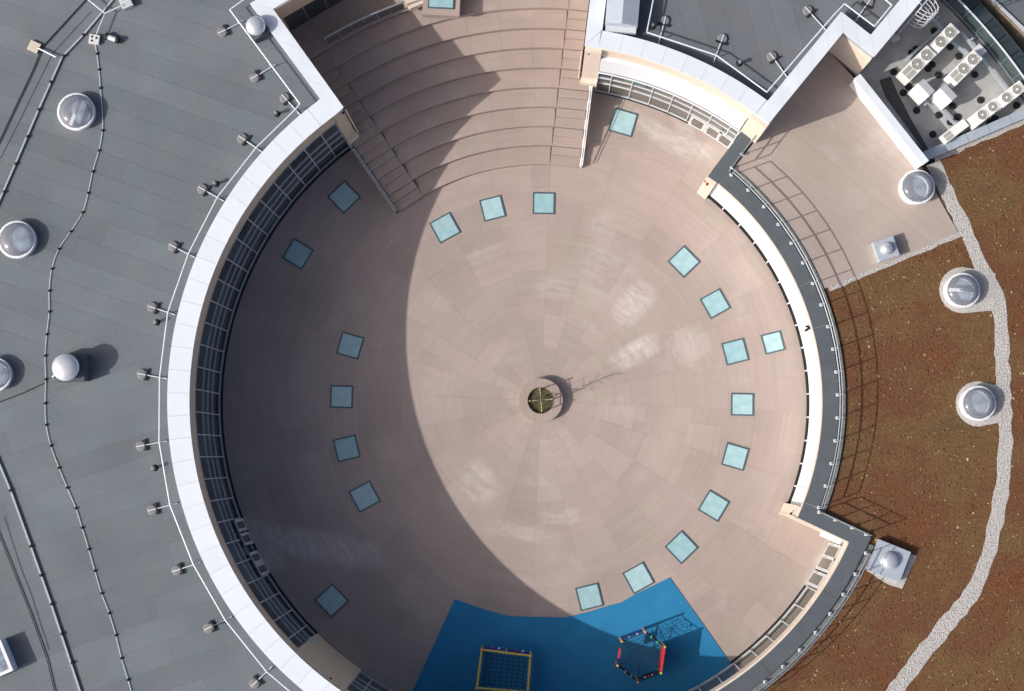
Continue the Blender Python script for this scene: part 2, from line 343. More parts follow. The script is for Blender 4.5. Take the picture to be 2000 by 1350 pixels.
def soil_mat(name, tufts):
    m, n, l, b = nt_new(name); b.inputs['Roughness'].default_value = .95; b.inputs['Specular IOR Level'].default_value = .15
    ge = n.new('ShaderNodeNewGeometry')
    n1 = n.new('ShaderNodeTexNoise'); n1.inputs['Scale'].default_value = .28; n1.inputs['Detail'].default_value = 7; n1.inputs['Roughness'].default_value = .65; l.new(ge.outputs['Position'], n1.inputs['Vector'])
    cr = n.new('ShaderNodeValToRGB'); e = cr.color_ramp.elements
    e[0].position = .30; e[0].color = (.125, .080, .040, 1); e[1].position = .74; e[1].color = (.125, .042, .020, 1)
    x = e.new(.44); x.color = (.160, .092, .042, 1); x = e.new(.53); x.color = (.145, .069, .036, 1); x = e.new(.63); x.color = (.158, .068, .032, 1)
    l.new(n1.outputs[0], cr.inputs[0]); n2 = n.new('ShaderNodeTexNoise'); n2.inputs['Scale'].default_value = 9; n2.inputs['Detail'].default_value = 5; l.new(ge.outputs['Position'], n2.inputs['Vector'])
    s2 = n.new('ShaderNodeMapRange'); s2.inputs[1].default_value = .3; s2.inputs[2].default_value = .7; s2.inputs[3].default_value = .70; s2.inputs[4].default_value = 1.12; l.new(n2.outputs[0], s2.inputs[0])
    sc = n.new('ShaderNodeVectorMath'); sc.operation = 'SCALE'; l.new(cr.outputs[0], sc.inputs[0]); l.new(s2.outputs[0], sc.inputs['Scale'])
    out = sc.outputs[0]
    if tufts:
        at_ = n.new('ShaderNodeAttribute'); at_.attribute_name = 'tint'
        c2 = n.new('ShaderNodeValToRGB'); e = c2.color_ramp.elements; e[0].position = 0; e[0].color = (.84, .82, .80, 1); e[1].position = 1; e[1].color = (3.4, 4.2, 5.2, 1)
        x = e.new(.55); x.color = (1.0, 1.0, 1.0, 1); x = e.new(.80); x.color = (1.2, 1.35, 1.4, 1); x = e.new(.94); x.color = (1.6, 1.95, 2.1, 1)
        l.new(at_.outputs['Fac'], c2.inputs[0]); mu = n.new('ShaderNodeVectorMath'); mu.operation = 'MULTIPLY'; l.new(out, mu.inputs[0]); l.new(c2.outputs[0], mu.inputs[1]); out = mu.outputs[0]
    l.new(out, b.inputs['Base Color'])
soil_mat('sedum_soil', False); soil_mat('sedum_leaf', True)

def stone_mat():
    m, n, l, b = nt_new('gravel'); b.inputs['Roughness'].default_value = .9
    ge = n.new('ShaderNodeNewGeometry'); no = n.new('ShaderNodeTexNoise'); no.inputs['Scale'].default_value = 14; no.inputs['Detail'].default_value = 4; l.new(ge.outputs['Position'], no.inputs['Vector'])
    cr = n.new('ShaderNodeValToRGB'); cr.color_ramp.elements[0].position = .3; cr.color_ramp.elements[0].color = (.31, .30, .28, 1); cr.color_ramp.elements[1].position = .62; cr.color_ramp.elements[1].color = (.50, .485, .465, 1)
    l.new(no.outputs[0], cr.inputs[0]); l.new(cr.outputs[0], b.inputs['Base Color'])
stone_mat()
mat('grass_green', (.085, .13, .03), .9, var=.5, scale=30)
mat('grass_dry', (.20, .18, .09), .9, var=.4, scale=30)

# ------------------------------------------------------------------ heights
Z2, ZROOF = 7.0, 6.5            # coping and roof felt of the two storey wings
Z1, ZTER, ZGR = 3.8, 3.6, 3.55  # parapet of the low wing, terrace, planted roof
ZYARD = 3.3
NST = 9; RISE = .32; TREAD = .885; R_ST = 11.62; ZL = 3.2
A_L, A_R = 124.6, 82.9          # radial edges of the stair
BAY = 3.75; PH = 2.5

# ------------------------------------------------------------------ ground and deck
struct(MB().sheet([(-900, -900), (900, -900), (900, 900), (-900, 900)], -4.0).build('ground', 'asphalt'))
deck = struct(MB().lathe([(15.95, -.5), (15.95, -.03)], n=96).build('deck', 'deck_under'))
def deck_panel(r0, r1, am, f0=-1.0, f1=1.0):
    t = math.tan(R(7.5)); g = .0025; e = .001; h = .026
    p = [(r0 + e, r0 * t * f0 + g), (r1 - e, r1 * t * f0 + g), (r1 - e, r1 * t * f1 - g), (r0 + e, r0 * t * f1 - g)]
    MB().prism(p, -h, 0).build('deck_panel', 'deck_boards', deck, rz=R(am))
rnd = random.Random(21)
for s in range(24):
    am = 15 * s + 5.0
    a = (am + 180) % 360 - 180
    rmax = 15.72
    if -25 < a < 47: rmax = 13.1
    if 84 < a < 122: rmax = 12.3
    r = 1.0
    while r < rmax - .05:
        w = rnd.choice((.6, .9, 1.2, 1.6, 2.2, 3.0))
        r1 = min(rmax, r + w)
        if rmax - r1 < .7: r1 = rmax
        if r > 4 and rnd.random() < .3:
            c_ = rnd.uniform(-.4, .4); deck_panel(r, r1, am, -1, c_); deck_panel(r, r1, am, c_, 1)
        else: deck_panel(r, r1, am)
        r = r1

# play mat
mp = [at(*p) for p in ((888, 1170), (945, 1190), (992, 1203), (1040, 1205), (1104, 1206), (1150, 1195), (1192, 1182), (1213, 1177), (1240, 1161), (1308, 1128), (1368, 1212))]
mp += [pol(15.66, a) for a in (-54.2, -60, -66, -72, -80, -88, -96, -104)] + [at(800, 1362)]
tag(MB().prism(mp, .004, .03).build('play_mat', 'play_mat'), 'blue rubber play mat laid on the deck at the bottom', 'play mat')

# ------------------------------------------------------------------ buildings
WHO = {}
def ring_facade(bld, r, a_list, levels, mats, frame='frame_grey', mw=.05, top=None, panes=True, proud=.05, skip=()):
    """curtain wall: mullions at the angles in a_list, transoms at the heights in levels, one pane in every field"""
    top = top or levels[-1]
    mm = MB().box((0, 0, (levels[0] + top) / 2), (.09, mw, top - levels[0])).mesh('mullion', frame)
    for a in a_list: obj('mullion', mm, bld, pol(r - proud, a), R(a))
    pm = {}
    for i in range(len(a_list) - 1):
        a0, a1 = a_list[i], a_list[i + 1]; am = (a0 + a1) / 2; d = abs(a1 - a0)
        rc = (r - .01) * cos(R(d / 2)); w = 2 * (r - .01) * sin(R(d / 2)) - mw - .01
        for j in range(len(levels) - 1):
            if (i, j) in skip: continue
            mt = mats[j] if isinstance(mats[j], str) else random.choices(mats[j][0], mats[j][1])[0]
            key = (j, round(w, 3), mt)
            if key not in pm:
                z0, z1 = levels[j] + .03, levels[j + 1] - .03
                pm[key] = MB().box((0, 0, (z0 + z1) / 2), (.03, w, z1 - z0)).mesh('window_pane', mt)
            obj('window_pane', pm[key], bld, pol(rc, am), R(am))
    for zz in levels:
        m = MB()
        rr = r - proud
        tm = {}
        for i in range(len(a_list) - 1):
            a0, a1 = a_list[i], a_list[i + 1]; am = (a0 + a1) / 2; d = abs(a1 - a0)
            w = 2 * rr * sin(R(d / 2)) - mw
            m.box(pol(rr * cos(R(d / 2)), am, zz), (.07, w, .04), R(am))
        o = m.build('transom', frame, bld)

def door(bld, r, a, w=.95, h=2.15, frame='frame_white', glass='glass_lit'):
    """glazed door leaf: broad stiles and rails, pane, handle"""
    p = pol(r - .11, a)
    d = MB()
    for s in (-1, 1): d.box((0, s * (w / 2 - .07), h / 2 + .05), (.06, .14, h))
    d.box((0, 0, .15), (.056, w - .28, .2)); d.box((0, 0, h), (.056, w - .28, .1))
    f = d.build('door', frame, bld, loc=p, rz=R(a))
    MB().box((0, 0, h / 2 + .1), (.02, w - .285, h - .32)).build('door_pane', glass, f)
    MB().tube([(-.07, w / 2 - .1, .9), (-.07, w / 2 - .1, 1.25)], .015, 6).build('handle', 'steel', f)

def coping_run(bld, A, B, A2, B2, n, z, mat_='coping_white', th=.07, gap=.004):
    """straight coping between outer edge A-B and inner edge A2-B2, in n sheets"""
    for i in range(n):
        t0, t1 = i / n, (i + 1) / n
        L = (B - A).length or 1; g = gap / L
        q = [line_pt(A, B, t0 + g), line_pt(A, B, t1 - g), line_pt(A2, B2, t1 - g), line_pt(A2, B2, t0 + g)]
        MB().prism(q, z - th, z).build('coping_panel', mat_, bld)

# ---- left two storey wing
left = thing('office_wing', 'tall left wing with broad white coping, grey felt roof and curved glass front', 'building')
ri, ro = 15.63, 16.62
AEND = 288.0
inner = arcpts(ri, A_L, AEND)
c_in = pol(21.25, 124.7); c_out = Vector((-13.12, 17.67, 0)); k_out = Vector((-9.94, 13.35, 0)); k_in = pol(15.70, 124.4)
e_in = c_in + Vector((.862, .506, 0)) * 22; e_out = e_in + Vector((-.506, .862, 0)) * .95
c_out = c_in + Vector((-.506, .862, 0)) * .95; c_out = Vector((-13.16, 17.72, 0))
# body under the roof, split in a curved and a straight mass
MB().arc(15.80, 34, A_L + 2.0, AEND, -4.0, ZROOF - .05, 110).build('wall', 'cream_render', left)
wing = [pol(15.78, 124.75), c_in, e_in, e_in + Vector((-.506, .862, 0)) * 25, Vector((-45, 40, 0)), Vector((-33, 10, 0)), pol(15.9, 128)]
MB().prism(wing, -3.99, ZROOF - .052).build('wall', 'cream_render', left)
# roof felt laid in strips
roofpoly = [Vector((p.x, p.y, 0)) for p in arcpts(16.3, AEND, 126.8)] + [k_out * .99, c_out + Vector((.25, -.05, 0)), e_out] + [e_out + Vector((-10, 17, 0)), Vector((-46, 40, 0)), Vector((-46, -40, 0)), pol(42, AEND)]
foldA, foldB = at(0, 787, ZROOF), at(330, 680, ZROOF)
fd = (foldB - foldA).normalized(); fn = Vector((-fd.y, fd.x, 0))
upper = clip_strip(roofpoly, fn, foldA.dot(fn), 999)
lower = clip_strip(roofpoly, fn, -999, foldA.dot(fn))
def felt(poly, d, w0, zoff, mat_='roof_felt', bld=left, rng=random.Random(3), pat=True):
    ks = [p.dot(d) for p in poly]; k = min(ks); i = 0
    while k < max(ks):
        w = w0 * rng.uniform(.96, 1.04)
        q0 = clip_strip(poly, d, k + .007, k + w)
        al = Vector((d.y, -d.x, 0)); cuts = []
        if len(q0) > 2:
            u0, u1 = min(p.dot(al) for p in q0), max(p.dot(al) for p in q0); u = u0 - rng.uniform(0, 7)
            while u < u1:
                cuts.append((u, u + 7.2)); u += 7.2
        for (ua_, ub_) in cuts:
            q = clip_strip(q0, al, ua_ + .003, ub_)
            if len(q) < 3: continue
            q2 = [q[0]]
            for p in q[1:]:
                if (p - q2[-1]).length > 1e-3: q2.append(p)
            if len(q2) > 2 and any(-27 < p.x < 26 and -15 < p.y < 21 for p in q2):
                MB().prism(q2, zoff - .004, zoff + .004 + .004 * rng.random()).build('felt_strip', mat_, bld)
        k += w; i += 1
MB().prism(roofpoly, ZROOF - .05, ZROOF - .006).build('roof', 'roof_seam', left)
d1 = Vector((.36, 1, 0)).normalized(); d2 = Vector((-.33, 1, 0)).normalized()
felt(upper, d1, 1.0, ZROOF); felt(lower, d2, 1.0, ZROOF)
# parapet and coping
MB().arc(ri + .05, ro - .05, A_L + 2.4, AEND, ZROOF - .3, Z2 - .072, 120).build('parapet', 'coping_bed', left)
cm = MB().arc(ri, ro, .014, BAY * .96 - .014, Z2 - .07, Z2, 3).mesh('coping_panel', 'coping_white')
aa = 129.2
while aa < AEND - 3.7:
    obj('coping_panel', cm, left, (0, 0, 0), R(aa)); aa += BAY * .96
a_corner = 129.2
q = [k_in, k_out] + [pol(ro, a) for a in (127.2, 128.2, 129.17)] + [pol(ri, a) for a in (129.17, 127.5, 126)]
mid = pol(ri, 126.4); mido = pol(ro, 127.4)
MB().prism([k_in, k_out, pol(ro, 127.3), pol(ro, 129.17), pol(ri, 129.17), pol(ri, 127.4), pol(ri + .01, 125.8)], Z2 - .07, Z2).build('coping_panel', 'coping_white', left)
coping_run(left, c_out, k_out, c_in, k_in, 5, Z2)
coping_run(left, e_out, c_out, e_in, c_in, 20, Z2)
pq = [k_in * .999 + Vector((-.05, .02, 0)), c_in + Vector((-.06, -.02, 0)), c_out + Vector((.1, -.06, 0)), k_out + Vector((.08, .04, 0))]
MB().prism(pq, ZROOF - .3, Z2 - .075).build('parapet', 'coping_bed', left)
nv = Vector((-.506, .862, 0))
MB().prism([c_in + nv * .05, e_in + nv * .05, e_out - nv * .05, c_out - nv * .05], ZROOF - .3, Z2 - .076).build('parapet', 'coping_bed', left)
# cream band under the coping, pier at the stair, blind bay
MB().arc(15.66, 15.8, 126.7, AEND, 5.78, Z2 - .08, 120).build('wall_band', 'cream_render', left)
MB().prism([pol(15.68, 124.7), pol(15.6, 126.75), pol(16.2, 126.75), pol(16.2, 124.7)], 0, Z2 - .08).build('pier', 'cream_render', left)
MB().prism([pol(15.46, 124.5), pol(15.40, 126.9), pol(15.62, 126.9), pol(15.66, 124.5)], 1.62, 2.1).build('pier_base', 'cream_light', left)
# rainwater pipe at the pier
MB().tube([pol(15.62, 124.35, 6.7), pol(15.62, 124.35, 2.0)], .035, 8).build('downpipe', 'cream_light', left)
MB().prism(arcpts(15.58, 226.1, 236.2) + arcpts(15.82, 236.2, 226.1), 0.02, Z2 - .081).build('blind_bay', 'cream_render', left)
LV = [.1, 1.8, 2.85, 3.9, 5.72]
angs = [BAY * k + PH for k in range(34, 60) if 127 <= BAY * k + PH <= 226.5]
angs = [126.9] + angs + [226.05]
mats = [(['glass_dark', 'glass_teal'], [5, 1]), (['glass_dark', 'glass_teal'], [3, 1]), (['glass_dark', 'glass_teal'], [1, 4]), (['glass_dark', 'glass_teal'], [5, 1])]
ring_facade(left, 15.76, angs, LV, mats)
angs2 = [236.25] + [BAY * k + PH for k in range(63, 76) if 237 < BAY * k + PH < AEND]
ring_facade(left, 15.76, angs2, LV, mats)
MB().arc(15.69, 15.76, 126.9, 226, 5.45, 5.5, 80).build('transom', 'frame_grey', left)
for a in (202.6, 205.2, 208.9, 211.2): door(left, 15.70, a, .62, 2.1, 'frame_grey', 'glass_dark')
# north return: cream band above dark glazing
nr = Vector((.506, -.862, 0)); nd = Vector((.862, .506, 0))
for i in range(14):
    c = c_in + nd * (.7 + i * 1.05) + nr * .02
    MB().box((c.x, c.y, 4.25), (1.0, .03, 2.0), math.atan2(nd.y, nd.x)).build('window_pane', 'glass_dark', left)
MB().prism([c_in + nr * .04, e_in + nr * .04, e_in, c_in], 5.3, Z2 - .08).build('wall_band', 'cream_render', left)
# drain channel along the foot of the glass
struct(MB().arc(15.56, 15.80, 126.9, 236, .002, .012, 90).build('drain_channel', 'dark_gap'))

# ---- upper right two storey wing
upr = thing('office_wing', 'tall upper right wing with stepped white coping and dark felt roof', 'building')
ui, uo = 15.84, 16.64
a0, a1 = 50.0, 82.9
P = {'a': pol(ui, a1), 'b': pol(ui, a0)}
c1 = Vector((13.58, 16.29, 0)); c2 = Vector((14.95, 15.17, 0)); c3 = Vector((16.75, 17.31, 0)); c4 = c2 + (c3 - c2) * 4.0
i1 = Vector((13.50, 17.24, 0)); i2 = Vector((14.80, 16.17, 0)); i4 = i2 + (c3 - c2) * 4.0
b_in = pol(16.64, 52.4); a_in = pol(16.68, 80.4); l_top = pol(30, 82.9); l_in = pol(30, 82.9) + Vector((.72, 0, 0))
outline = arcpts(15.92, 82.7, 50.3) + [c1 + Vector((-.03, .05, 0)), c2 + Vector((0, .04, 0)), c4, pol(45, 60), pol(30, 82.7)]
MB().prism(outline, -4.0, ZROOF - .05).build('wall', 'cream_light', upr)
rp2 = arcpts(16.4, 81.5, 51.6) + [i1 + Vector((0, -.3, 0)), i2 + Vector((0, -.3, 0)), i4, pol(45, 60), pol(30, 82)]
MB().prism(rp2, ZROOF - .05, ZROOF - .006).build('roof', 'roof_seam', upr)
felt(rp2, Vector((.97, .24, 0)).normalized(), 1.0, ZROOF, 'roof_felt_dark', upr)
cm = MB().arc(ui, uo, .014, 3.5 - .014, Z2 - .07, Z2, 3).mesh('coping_panel', 'coping_white')
for k in range(8): obj('coping_panel', cm, upr, (0, 0, 0), R(52.6 + 3.5 * k))
MB().prism([pol(ui, 80.6), pol(ui, 82), pol(ui, 82.9), a_in], Z2 - .07, Z2).build('coping_panel', 'coping_white', upr)
MB().prism([pol(ui, 52.55), pol(uo, 52.55), b_in, pol(ui, 50.0), pol(ui, 51.2)], Z2 - .07, Z2).build('coping_panel', 'coping_white', upr)
coping_run(upr, pol(ui, 82.9), l_top, a_in + Vector((-.01, .01, 0)), l_in, 6, Z2)
coping_run(upr, pol(ui, 50.0), c1, b_in, i1, 5, Z2); coping_run(upr, c1, c2, i1, i2, 2, Z2); coping_run(upr, c2, c4, i2, i4, 9, Z2)
MB().arc(ui + .05, uo - .05, 50.8, 82.6, ZROOF - .3, Z2 - .075, 30).build('parapet', 'coping_bed', upr)
for A, B, A2, B2 in ((pol(ui, 82.9), l_top, a_in, l_in), (pol(ui, 50.0), c1, b_in, i1), (c1, c2, i1, i2), (c2, c4, i2, i4)):
    MB().prism([line_pt(A, A2, .06), line_pt(B, B2, .06), line_pt(B, B2, .94), line_pt(A, A2, .94)], ZROOF - .3, Z2 - .076).build('parapet', 'coping_bed', upr)
MB().arc(15.80, 15.95, 50.4, 82.7, 5.85, Z2 - .08, 32).build('wall_band', 'cream_light', upr)
MB().arc(15.63, 15.93, 53.4, 79.9, 3.70, 5.84, 30).build('upper_panel', 'white_panel', upr)
MB().prism([pol(15.62, 79.95), pol(15.62, 82.75), pol(16.2, 82.75), pol(16.2, 79.95)], 0, Z2 - .081).build('pier', 'cream_light', upr)
MB().prism([pol(15.38, 79.9), pol(15.38, 82.9), pol(15.62, 82.85), pol(15.62, 79.9)], 1.62, 2.1).build('pier_base', 'cream_light', upr)
MB().tube([pol(15.62, 83.2, 6.7), pol(15.62, 83.2, 2.0)], .035, 8).build('downpipe', 'cream_light', upr)
MB().prism([pol(15.62, 49.9), pol(15.62, 53.2), pol(16.2, 53.2), pol(16.2, 49.9)], 3.0, Z2 - .081).build('pier', 'cream_light', upr)
ua = [53.3] + [BAY * k + PH for k in range(14, 21)] + [79.9]
ring_facade(upr, 15.62, ua, [.1, 1.8, 2.8, 3.68], ['glass_lit', 'glass_lit', (['glass_lit', 'glass_teal'], [3, 1])], 'frame_white', .045)
for a in (54.6, 57.2, 60.4): door(upr, 15.60, a, .85, 1.75, 'frame_white', 'glass_lit')
struct(MB().arc(15.48, 15.68, 61.5, 79.9, .002, .012, 20).build('drain_channel', 'dark_gap'))

# ---- low wing on the right: one storey, walkable parapet
low = thing('low_wing', 'single storey curved right wing with dark grey parapet walk', 'building')
ra, rb = 12.97, 13.76            # upper arc, inner and outer edge of the parapet
rc, rd = 15.57, 16.40            # lower arc
AU, AL_ = 53.0, -25.3
AE = -74.0
wall_in = arcpts(13.05, 50.8, -22.9)
body = [pol(13.08, 53), pol(15.7, 53)] + [pol(16.0, 50)] + arcpts(rb, 50, -22.0) + arcpts(rd, -23.6, AE) + arcpts(15.72, AE, AL_) + [pol(13.08, AL_)]
body = arcpts(13.08, AL_ + .1, 52.9) + [pol(15.7, 52.9), pol(15.7, 50.6), pol(13.9, 50.4)] + arcpts(rb - .03, 49.8, -22.4) + [pol(16.38, -22.9)] + arcpts(16.38, -23.2, AE) + arcpts(15.74, AE, AL_ + .1)
MB().prism(body, -4.0, Z1 - .03).build('wall', 'white_panel', low)
def walk_arc(r0, r1, a0, a1, step):
    a = a0
    while a > a1 + .1:
        b = max(a1, a - step)
        MB().arc(r0, r1, b + .02, a - .02, Z1 - .03, Z1, 6).build('parapet_sheet', 'parapet_grey', low); a = b
walk_arc(ra + .045, rb, 50.3, -21.8, 9.0)
dU = pol(1, 53.0); nU = Vector((dU.y, -dU.x, 0))
MB().prism([pol(ra, 53), pol(15.75, 53), dU * 15.75 + nU * .62, dU * 13.9 + nU * .62, pol(rb, 50.33), pol(ra + .04, 50.33)], Z1 - .03, Z1 + .002).build('parapet_sheet', 'parapet_grey', low)
dL = pol(1, AL_); nL = Vector((-dL.y, dL.x, 0))
g1 = dL * (ra + .05) + nL * .05; g2 = dL * (rc + .05) + nL * .05
MB().prism([g1, g2, pol(rc + .05, -26.2), pol(rd, -26.2), pol(rd + .05, -23.0), dL * rb + nL * .80, pol(rb, -21.83), pol(ra + .05, -21.83)], Z1 - .03, Z1 + .002).build('parapet_sheet', 'parapet_grey', low)
walk_arc(rc + .05, rd, -26.25, AE, 8.0)
# cream edge trims seen from above
MB().arc(ra - .02, ra + .04, AL_, 50.3, Z1 - .16, Z1 + .01, 70).build('edge_trim', 'cream_light', low)
MB().prism([dL * 12.75, dL * (rc + .02), dL * (rc + .02) + nL * .05, dL * 12.75 + nL * .05], 0.02, Z1 + .01).build('edge_trim', 'cream_light', low)
MB().arc(rc - .04, rc + .045, AE, AL_ - .1, 3.15, Z1 + .012, 50).build('edge_trim', 'cream_light', low)
# end piers
MB().prism([pol(12.80, 53.1), pol(12.80, 50.7), pol(13.3, 50.7), pol(13.3, 53.1)], 0, Z1 - .04).build('pier', 'cream_light', low)
MB().prism([pol(12.78, -25.4), pol(12.78, -22.8), pol(13.3, -22.8), pol(13.3, -25.25)], 0, Z1 - .035).build('pier', 'cream_light', low)
MB().prism([dL * 14.55 + nL * -.22, dL * 15.35 + nL * -.22, dL * 15.35 + nL * .02, dL * 14.55 + nL * .02], 2.2, 3.4).build('wall_box', 'hood_white', low)
# white panels over a dark glazed foot with white posts
wa = [1.4 + 5 * k for k in range(-4, 10)]
wa = [-22.7] + wa[0:] + [50.6]
for i in range(len(wa) - 1):
    MB().arc(13.0, 13.09, wa[i] + .04, wa[i + 1] - .04, .48, Z1 - .17, 4).build('facade_panel', 'white_panel', low)
    MB().arc(13.05, 13.09, wa[i] + .05, wa[i + 1] - .05, .04, .475, 4).build('window_pane', 'glass_dark', low)
pm = MB().box((0, 0, .24), (.1, .07, .46)).mesh('mullion', 'frame_white')
for a in wa[1:-1]: obj('mullion', pm, low, pol(13.0, a), R(a))
struct(MB().arc(12.94, 13.09, -22.8, 50.7, .002, .012, 60).build('drain_channel', 'dark_gap'))
# lower arc glazing
la = [BAY * k + PH for k in range(-20, -7)]
la = [a for a in la if a > AE] + [-25.9]
ring_facade(low, 15.72, la, [.08, 3.12], [(['glass_lit'], [1])], 'frame_white', .05)
for a in (-27.6, -30.0, -33.2): door(low, 15.64, a, .78, 2.9, 'frame_white', 'glass_lit')
struct(MB().arc(15.52, 15.73, AE, -35.0, .005, .015, 40).build('drain_channel', 'dark_gap'))

# ------------------------------------------------------------------ amphitheatre stair
stair = thing('stair', 'broad curved amphitheatre stair rising between the two tall wings', 'stairs')
dl = pol(1, A_L); nl = Vector((dl.y, -dl.x, 0)); dr = pol(1, A_R); nr_ = Vector((dr.y, -dr.x, 0))
def on_ray(r, d, n, off):            # point at radius r on the line parallel to ray d
    return d * math.sqrt(max(0, r * r - off * off)) + n * off
def ang(p): return math.degrees(math.atan2(p.y, p.x))
rs_seg = random.Random(5)
for k in range(NST):
    r0 = R_ST + TREAD * k; r1 = r0 + TREAD; z = RISE * (k + 1)
    off = -.46 if r0 < 15.4 else .04
    PL0, PL1 = on_ray(r0, dl, nl, off), on_ray(r1 + .05, dl, nl, off)
    PR0, PR1 = on_ray(r0, dr, nr_, -off), on_ray(r1 + .05, dr, nr_, -off)
    # carcass
    inner_ = arcpts(r0 + .005, ang(PL0), ang(PR0)); outer_ = arcpts(r1 + .02, ang(PR1), ang(PL1))
    MB().prism(inner_ + outer_, max(0, z - RISE * 2) + .005, z - .06).build('riser', 'stair_boards', stair)
    # slabs
    aL, aR = ang(on_ray(r0, dl, nl, .98)), ang(on_ray(r0, dr, nr_, -.98))
    nseg = 8 if k < 5 else 7
    for j in range(nseg):
        b0 = aL + (aR - aL) * j / nseg; b1 = aL + (aR - aL) * (j + 1) / nseg; am = (b0 + b1) / 2
        hw = abs(b1 - b0) / 2 - .010
        MB().arc(r0 - .004, r1 - .006, -hw, hw, z - .06, z, 5).build('bench_slab', 'stair_boards', stair, rz=R(am))
    # stepped sides: two steps for each bench
    for side in (0, 1):
        d, n, o0, o1 = (dl, nl, off, .97) if side == 0 else (dr, nr_, -off, -.97)
        for h in (0, 1):
            ra_, rb_ = r0 - .02 + h * 0, r0 + TREAD - .03
            if h == 0: ra_, rb_, zt = r0 - .42, r0 - .03, z - RISE / 2
            else: ra_, rb_, zt = r0 - .015, r0 + TREAD - .44, z
            if k == 0 and h == 0: continue
            q = [on_ray(ra_, d, n, o0), on_ray(rb_, d, n, o0), on_ray(rb_, d, n, o1), on_ray(ra_, d, n, o1)]
            c = sum(q, Vector((0, 0, 0))) / 4; a = ang(c)
            loc_q = [Matrix.Rotation(-R(a), 3, 'Z') @ p for p in q]
            MB().prism(loc_q, zt - RISE / 2 + .002, zt).build('step', 'stair_boards', stair, rz=R(a))
        # fill under the rear half of the tread
        q = [on_ray(r0 + TREAD - .45, d, n, o0), on_ray(r0 + TREAD + .0, d, n, o0), on_ray(r0 + TREAD + .0, d, n, o1), on_ray(r0 + TREAD - .45, d, n, o1)]
        c = sum(q, Vector((0, 0, 0))) / 4; a = ang(c); loc_q = [Matrix.Rotation(-R(a), 3, 'Z') @ p for p in q]
        MB().prism(loc_q, z - .05, z - .006).build('step', 'stair_boards', stair, rz=R(a))
# cheek walls following the steps, capped with steel, low rail
for side in (0, 1):
    d, n, s = (dl, nl, -1) if side == 0 else (dr, nr_, 1)
    mm = MB()
    for k in range(5):
        rr0 = R_ST + TREAD * k; rr1 = min(15.55, rr0 + TREAD)
        A = d * rr0 + n * s * .47; B = d * rr1 + n * s * .47; A2 = d * rr0 + n * s * .60; B2 = d * rr1 + n * s * .60
        mm.prism([A, B, B2, A2], 0.02, RISE * (k + 1) + .02)
    mm.build('cheek_wall', 'cream_light' if side else 'parapet_grey', stair)
    pts = [d * (R_ST + .02) + n * s * .53 + Vector((0, 0, .5)), d * 15.5 + n * s * .53 + Vector((0, 0, RISE * 5.2))]
    MB().tube([pts[0] - Vector((0, 0, .45)), pts[0], pts[1]], .03, 8).build('handrail', 'white_metal' if side else 'steel', stair)
    MB().tube([p + n * s * .09 + Vector((0, 0, .06)) for p in pts], .02, 8).build('handrail', 'white_metal' if side else 'steel', stair)
# upper landing
lp = arcpts(R_ST + TREAD * NST - .02, ang(on_ray(19.6, dl, nl, .03)), ang(on_ray(19.6, dr, nr_, -.03))) + [pol(30, 83), pol(34, 100), e_in + Vector((0, 0, 0)), c_in + Vector((.03, -.03, 0))]
struct(MB().prism(lp, ZL - .2, ZL + .001).build('landing', 'terrace_boards'))
# metal balustrade on the landing edge
bal = thing('balustrade', 'grey mesh balustrade along the dark landing above the stair', 'railing')
MB().arc(19.66, 19.68, 109.2, 121.0, ZL + .05, ZL + 1.0, 10).build('mesh_panel', 'rail_mesh', bal)
MB().arc(19.63, 19.71, 109.0, 121.0, ZL + 1.0, ZL + 1.06, 10).build('top_rail', 'steel', bal)
for i in range(7): MB().tube([pol(19.65, 109.2 + i * 1.96, ZL), pol(19.65, 109.2 + i * 1.96, ZL + 1.0)], .025, 6).build('post', 'steel', bal)
# planter box with glass top beside it
pb = at(862, 3, ZL + .55)
bx = thing('light_box', 'wood clad box with glass top on the upper landing', 'skylight', (pb.x, pb.y, ZL), R(-3))
MB().box((0, .3, .26), (1.75, 1.9, .52)).build('box_body', 'terrace_boards', bx)
MB().box((0, .3, .54), (1.25, 1.3, .05)).build('frame', 'sky_frame', bx); MB().box((0, .3, .58), (1.12, 1.17, .03)).build('glass_pane', 'floor_glass', bx)
pb2 = at(812, 6, ZL + .5)
sb = MB().box((0, 0, .22), (1.1, .9, .44)); s_o = sb.build('stone_block', 'cream_light', loc=(pb2.x, pb2.y + .35, ZL), rz=R(24))
tag(s_o, 'pale stone block behind the balustrade end', 'block')

# ------------------------------------------------------------------ terrace, planted roof, gravel
tp = arcpts(13.7, 21.0, 50.0) + [pol(15.85, 50.2), c1 + Vector((-.05, .1, 0)), Vector((14.7, 15.1, 0)), at(1800, 326, ZTER), at(1871, 454, ZTER)]
struct(MB().prism(tp, ZTER - .3, ZTER).build('terrace', 'terrace_boards'))
gp_lim = [at(1613, 566, ZGR), at(1873, 456, ZGR)]
green = arcpts(13.7, 20.9, -22.5) + [pol(16.4, -22.9)] + arcpts(16.38, -24, AE) + [pol(60, AE), Vector((60, -30, 0)), Vector((60, 14.3, 0)), at(2000, 236, ZGR), at(1812, 322, ZGR), at(1800, 330, ZGR), at(1862, 452, ZGR)]
struct(MB().prism(green, ZGR - .4, ZGR).build('planted_roof', 'sedum_soil'))
def wob(pts, w, rng):                 # outline of a gravel band with slightly uneven edges
    L, Rr = [], []
    for i, p in enumerate(pts):
        d = (pts[min(i + 1, len(pts) - 1)] - pts[max(i - 1, 0)]).normalized(); n = Vector((-d.y, d.x, 0))
        L.append(p + n * (w[i] / 2 + rng.uniform(-.06, .05))); Rr.append(p - n * (w[i] / 2 + rng.uniform(-.06, .05)))
    return L + Rr[::-1]
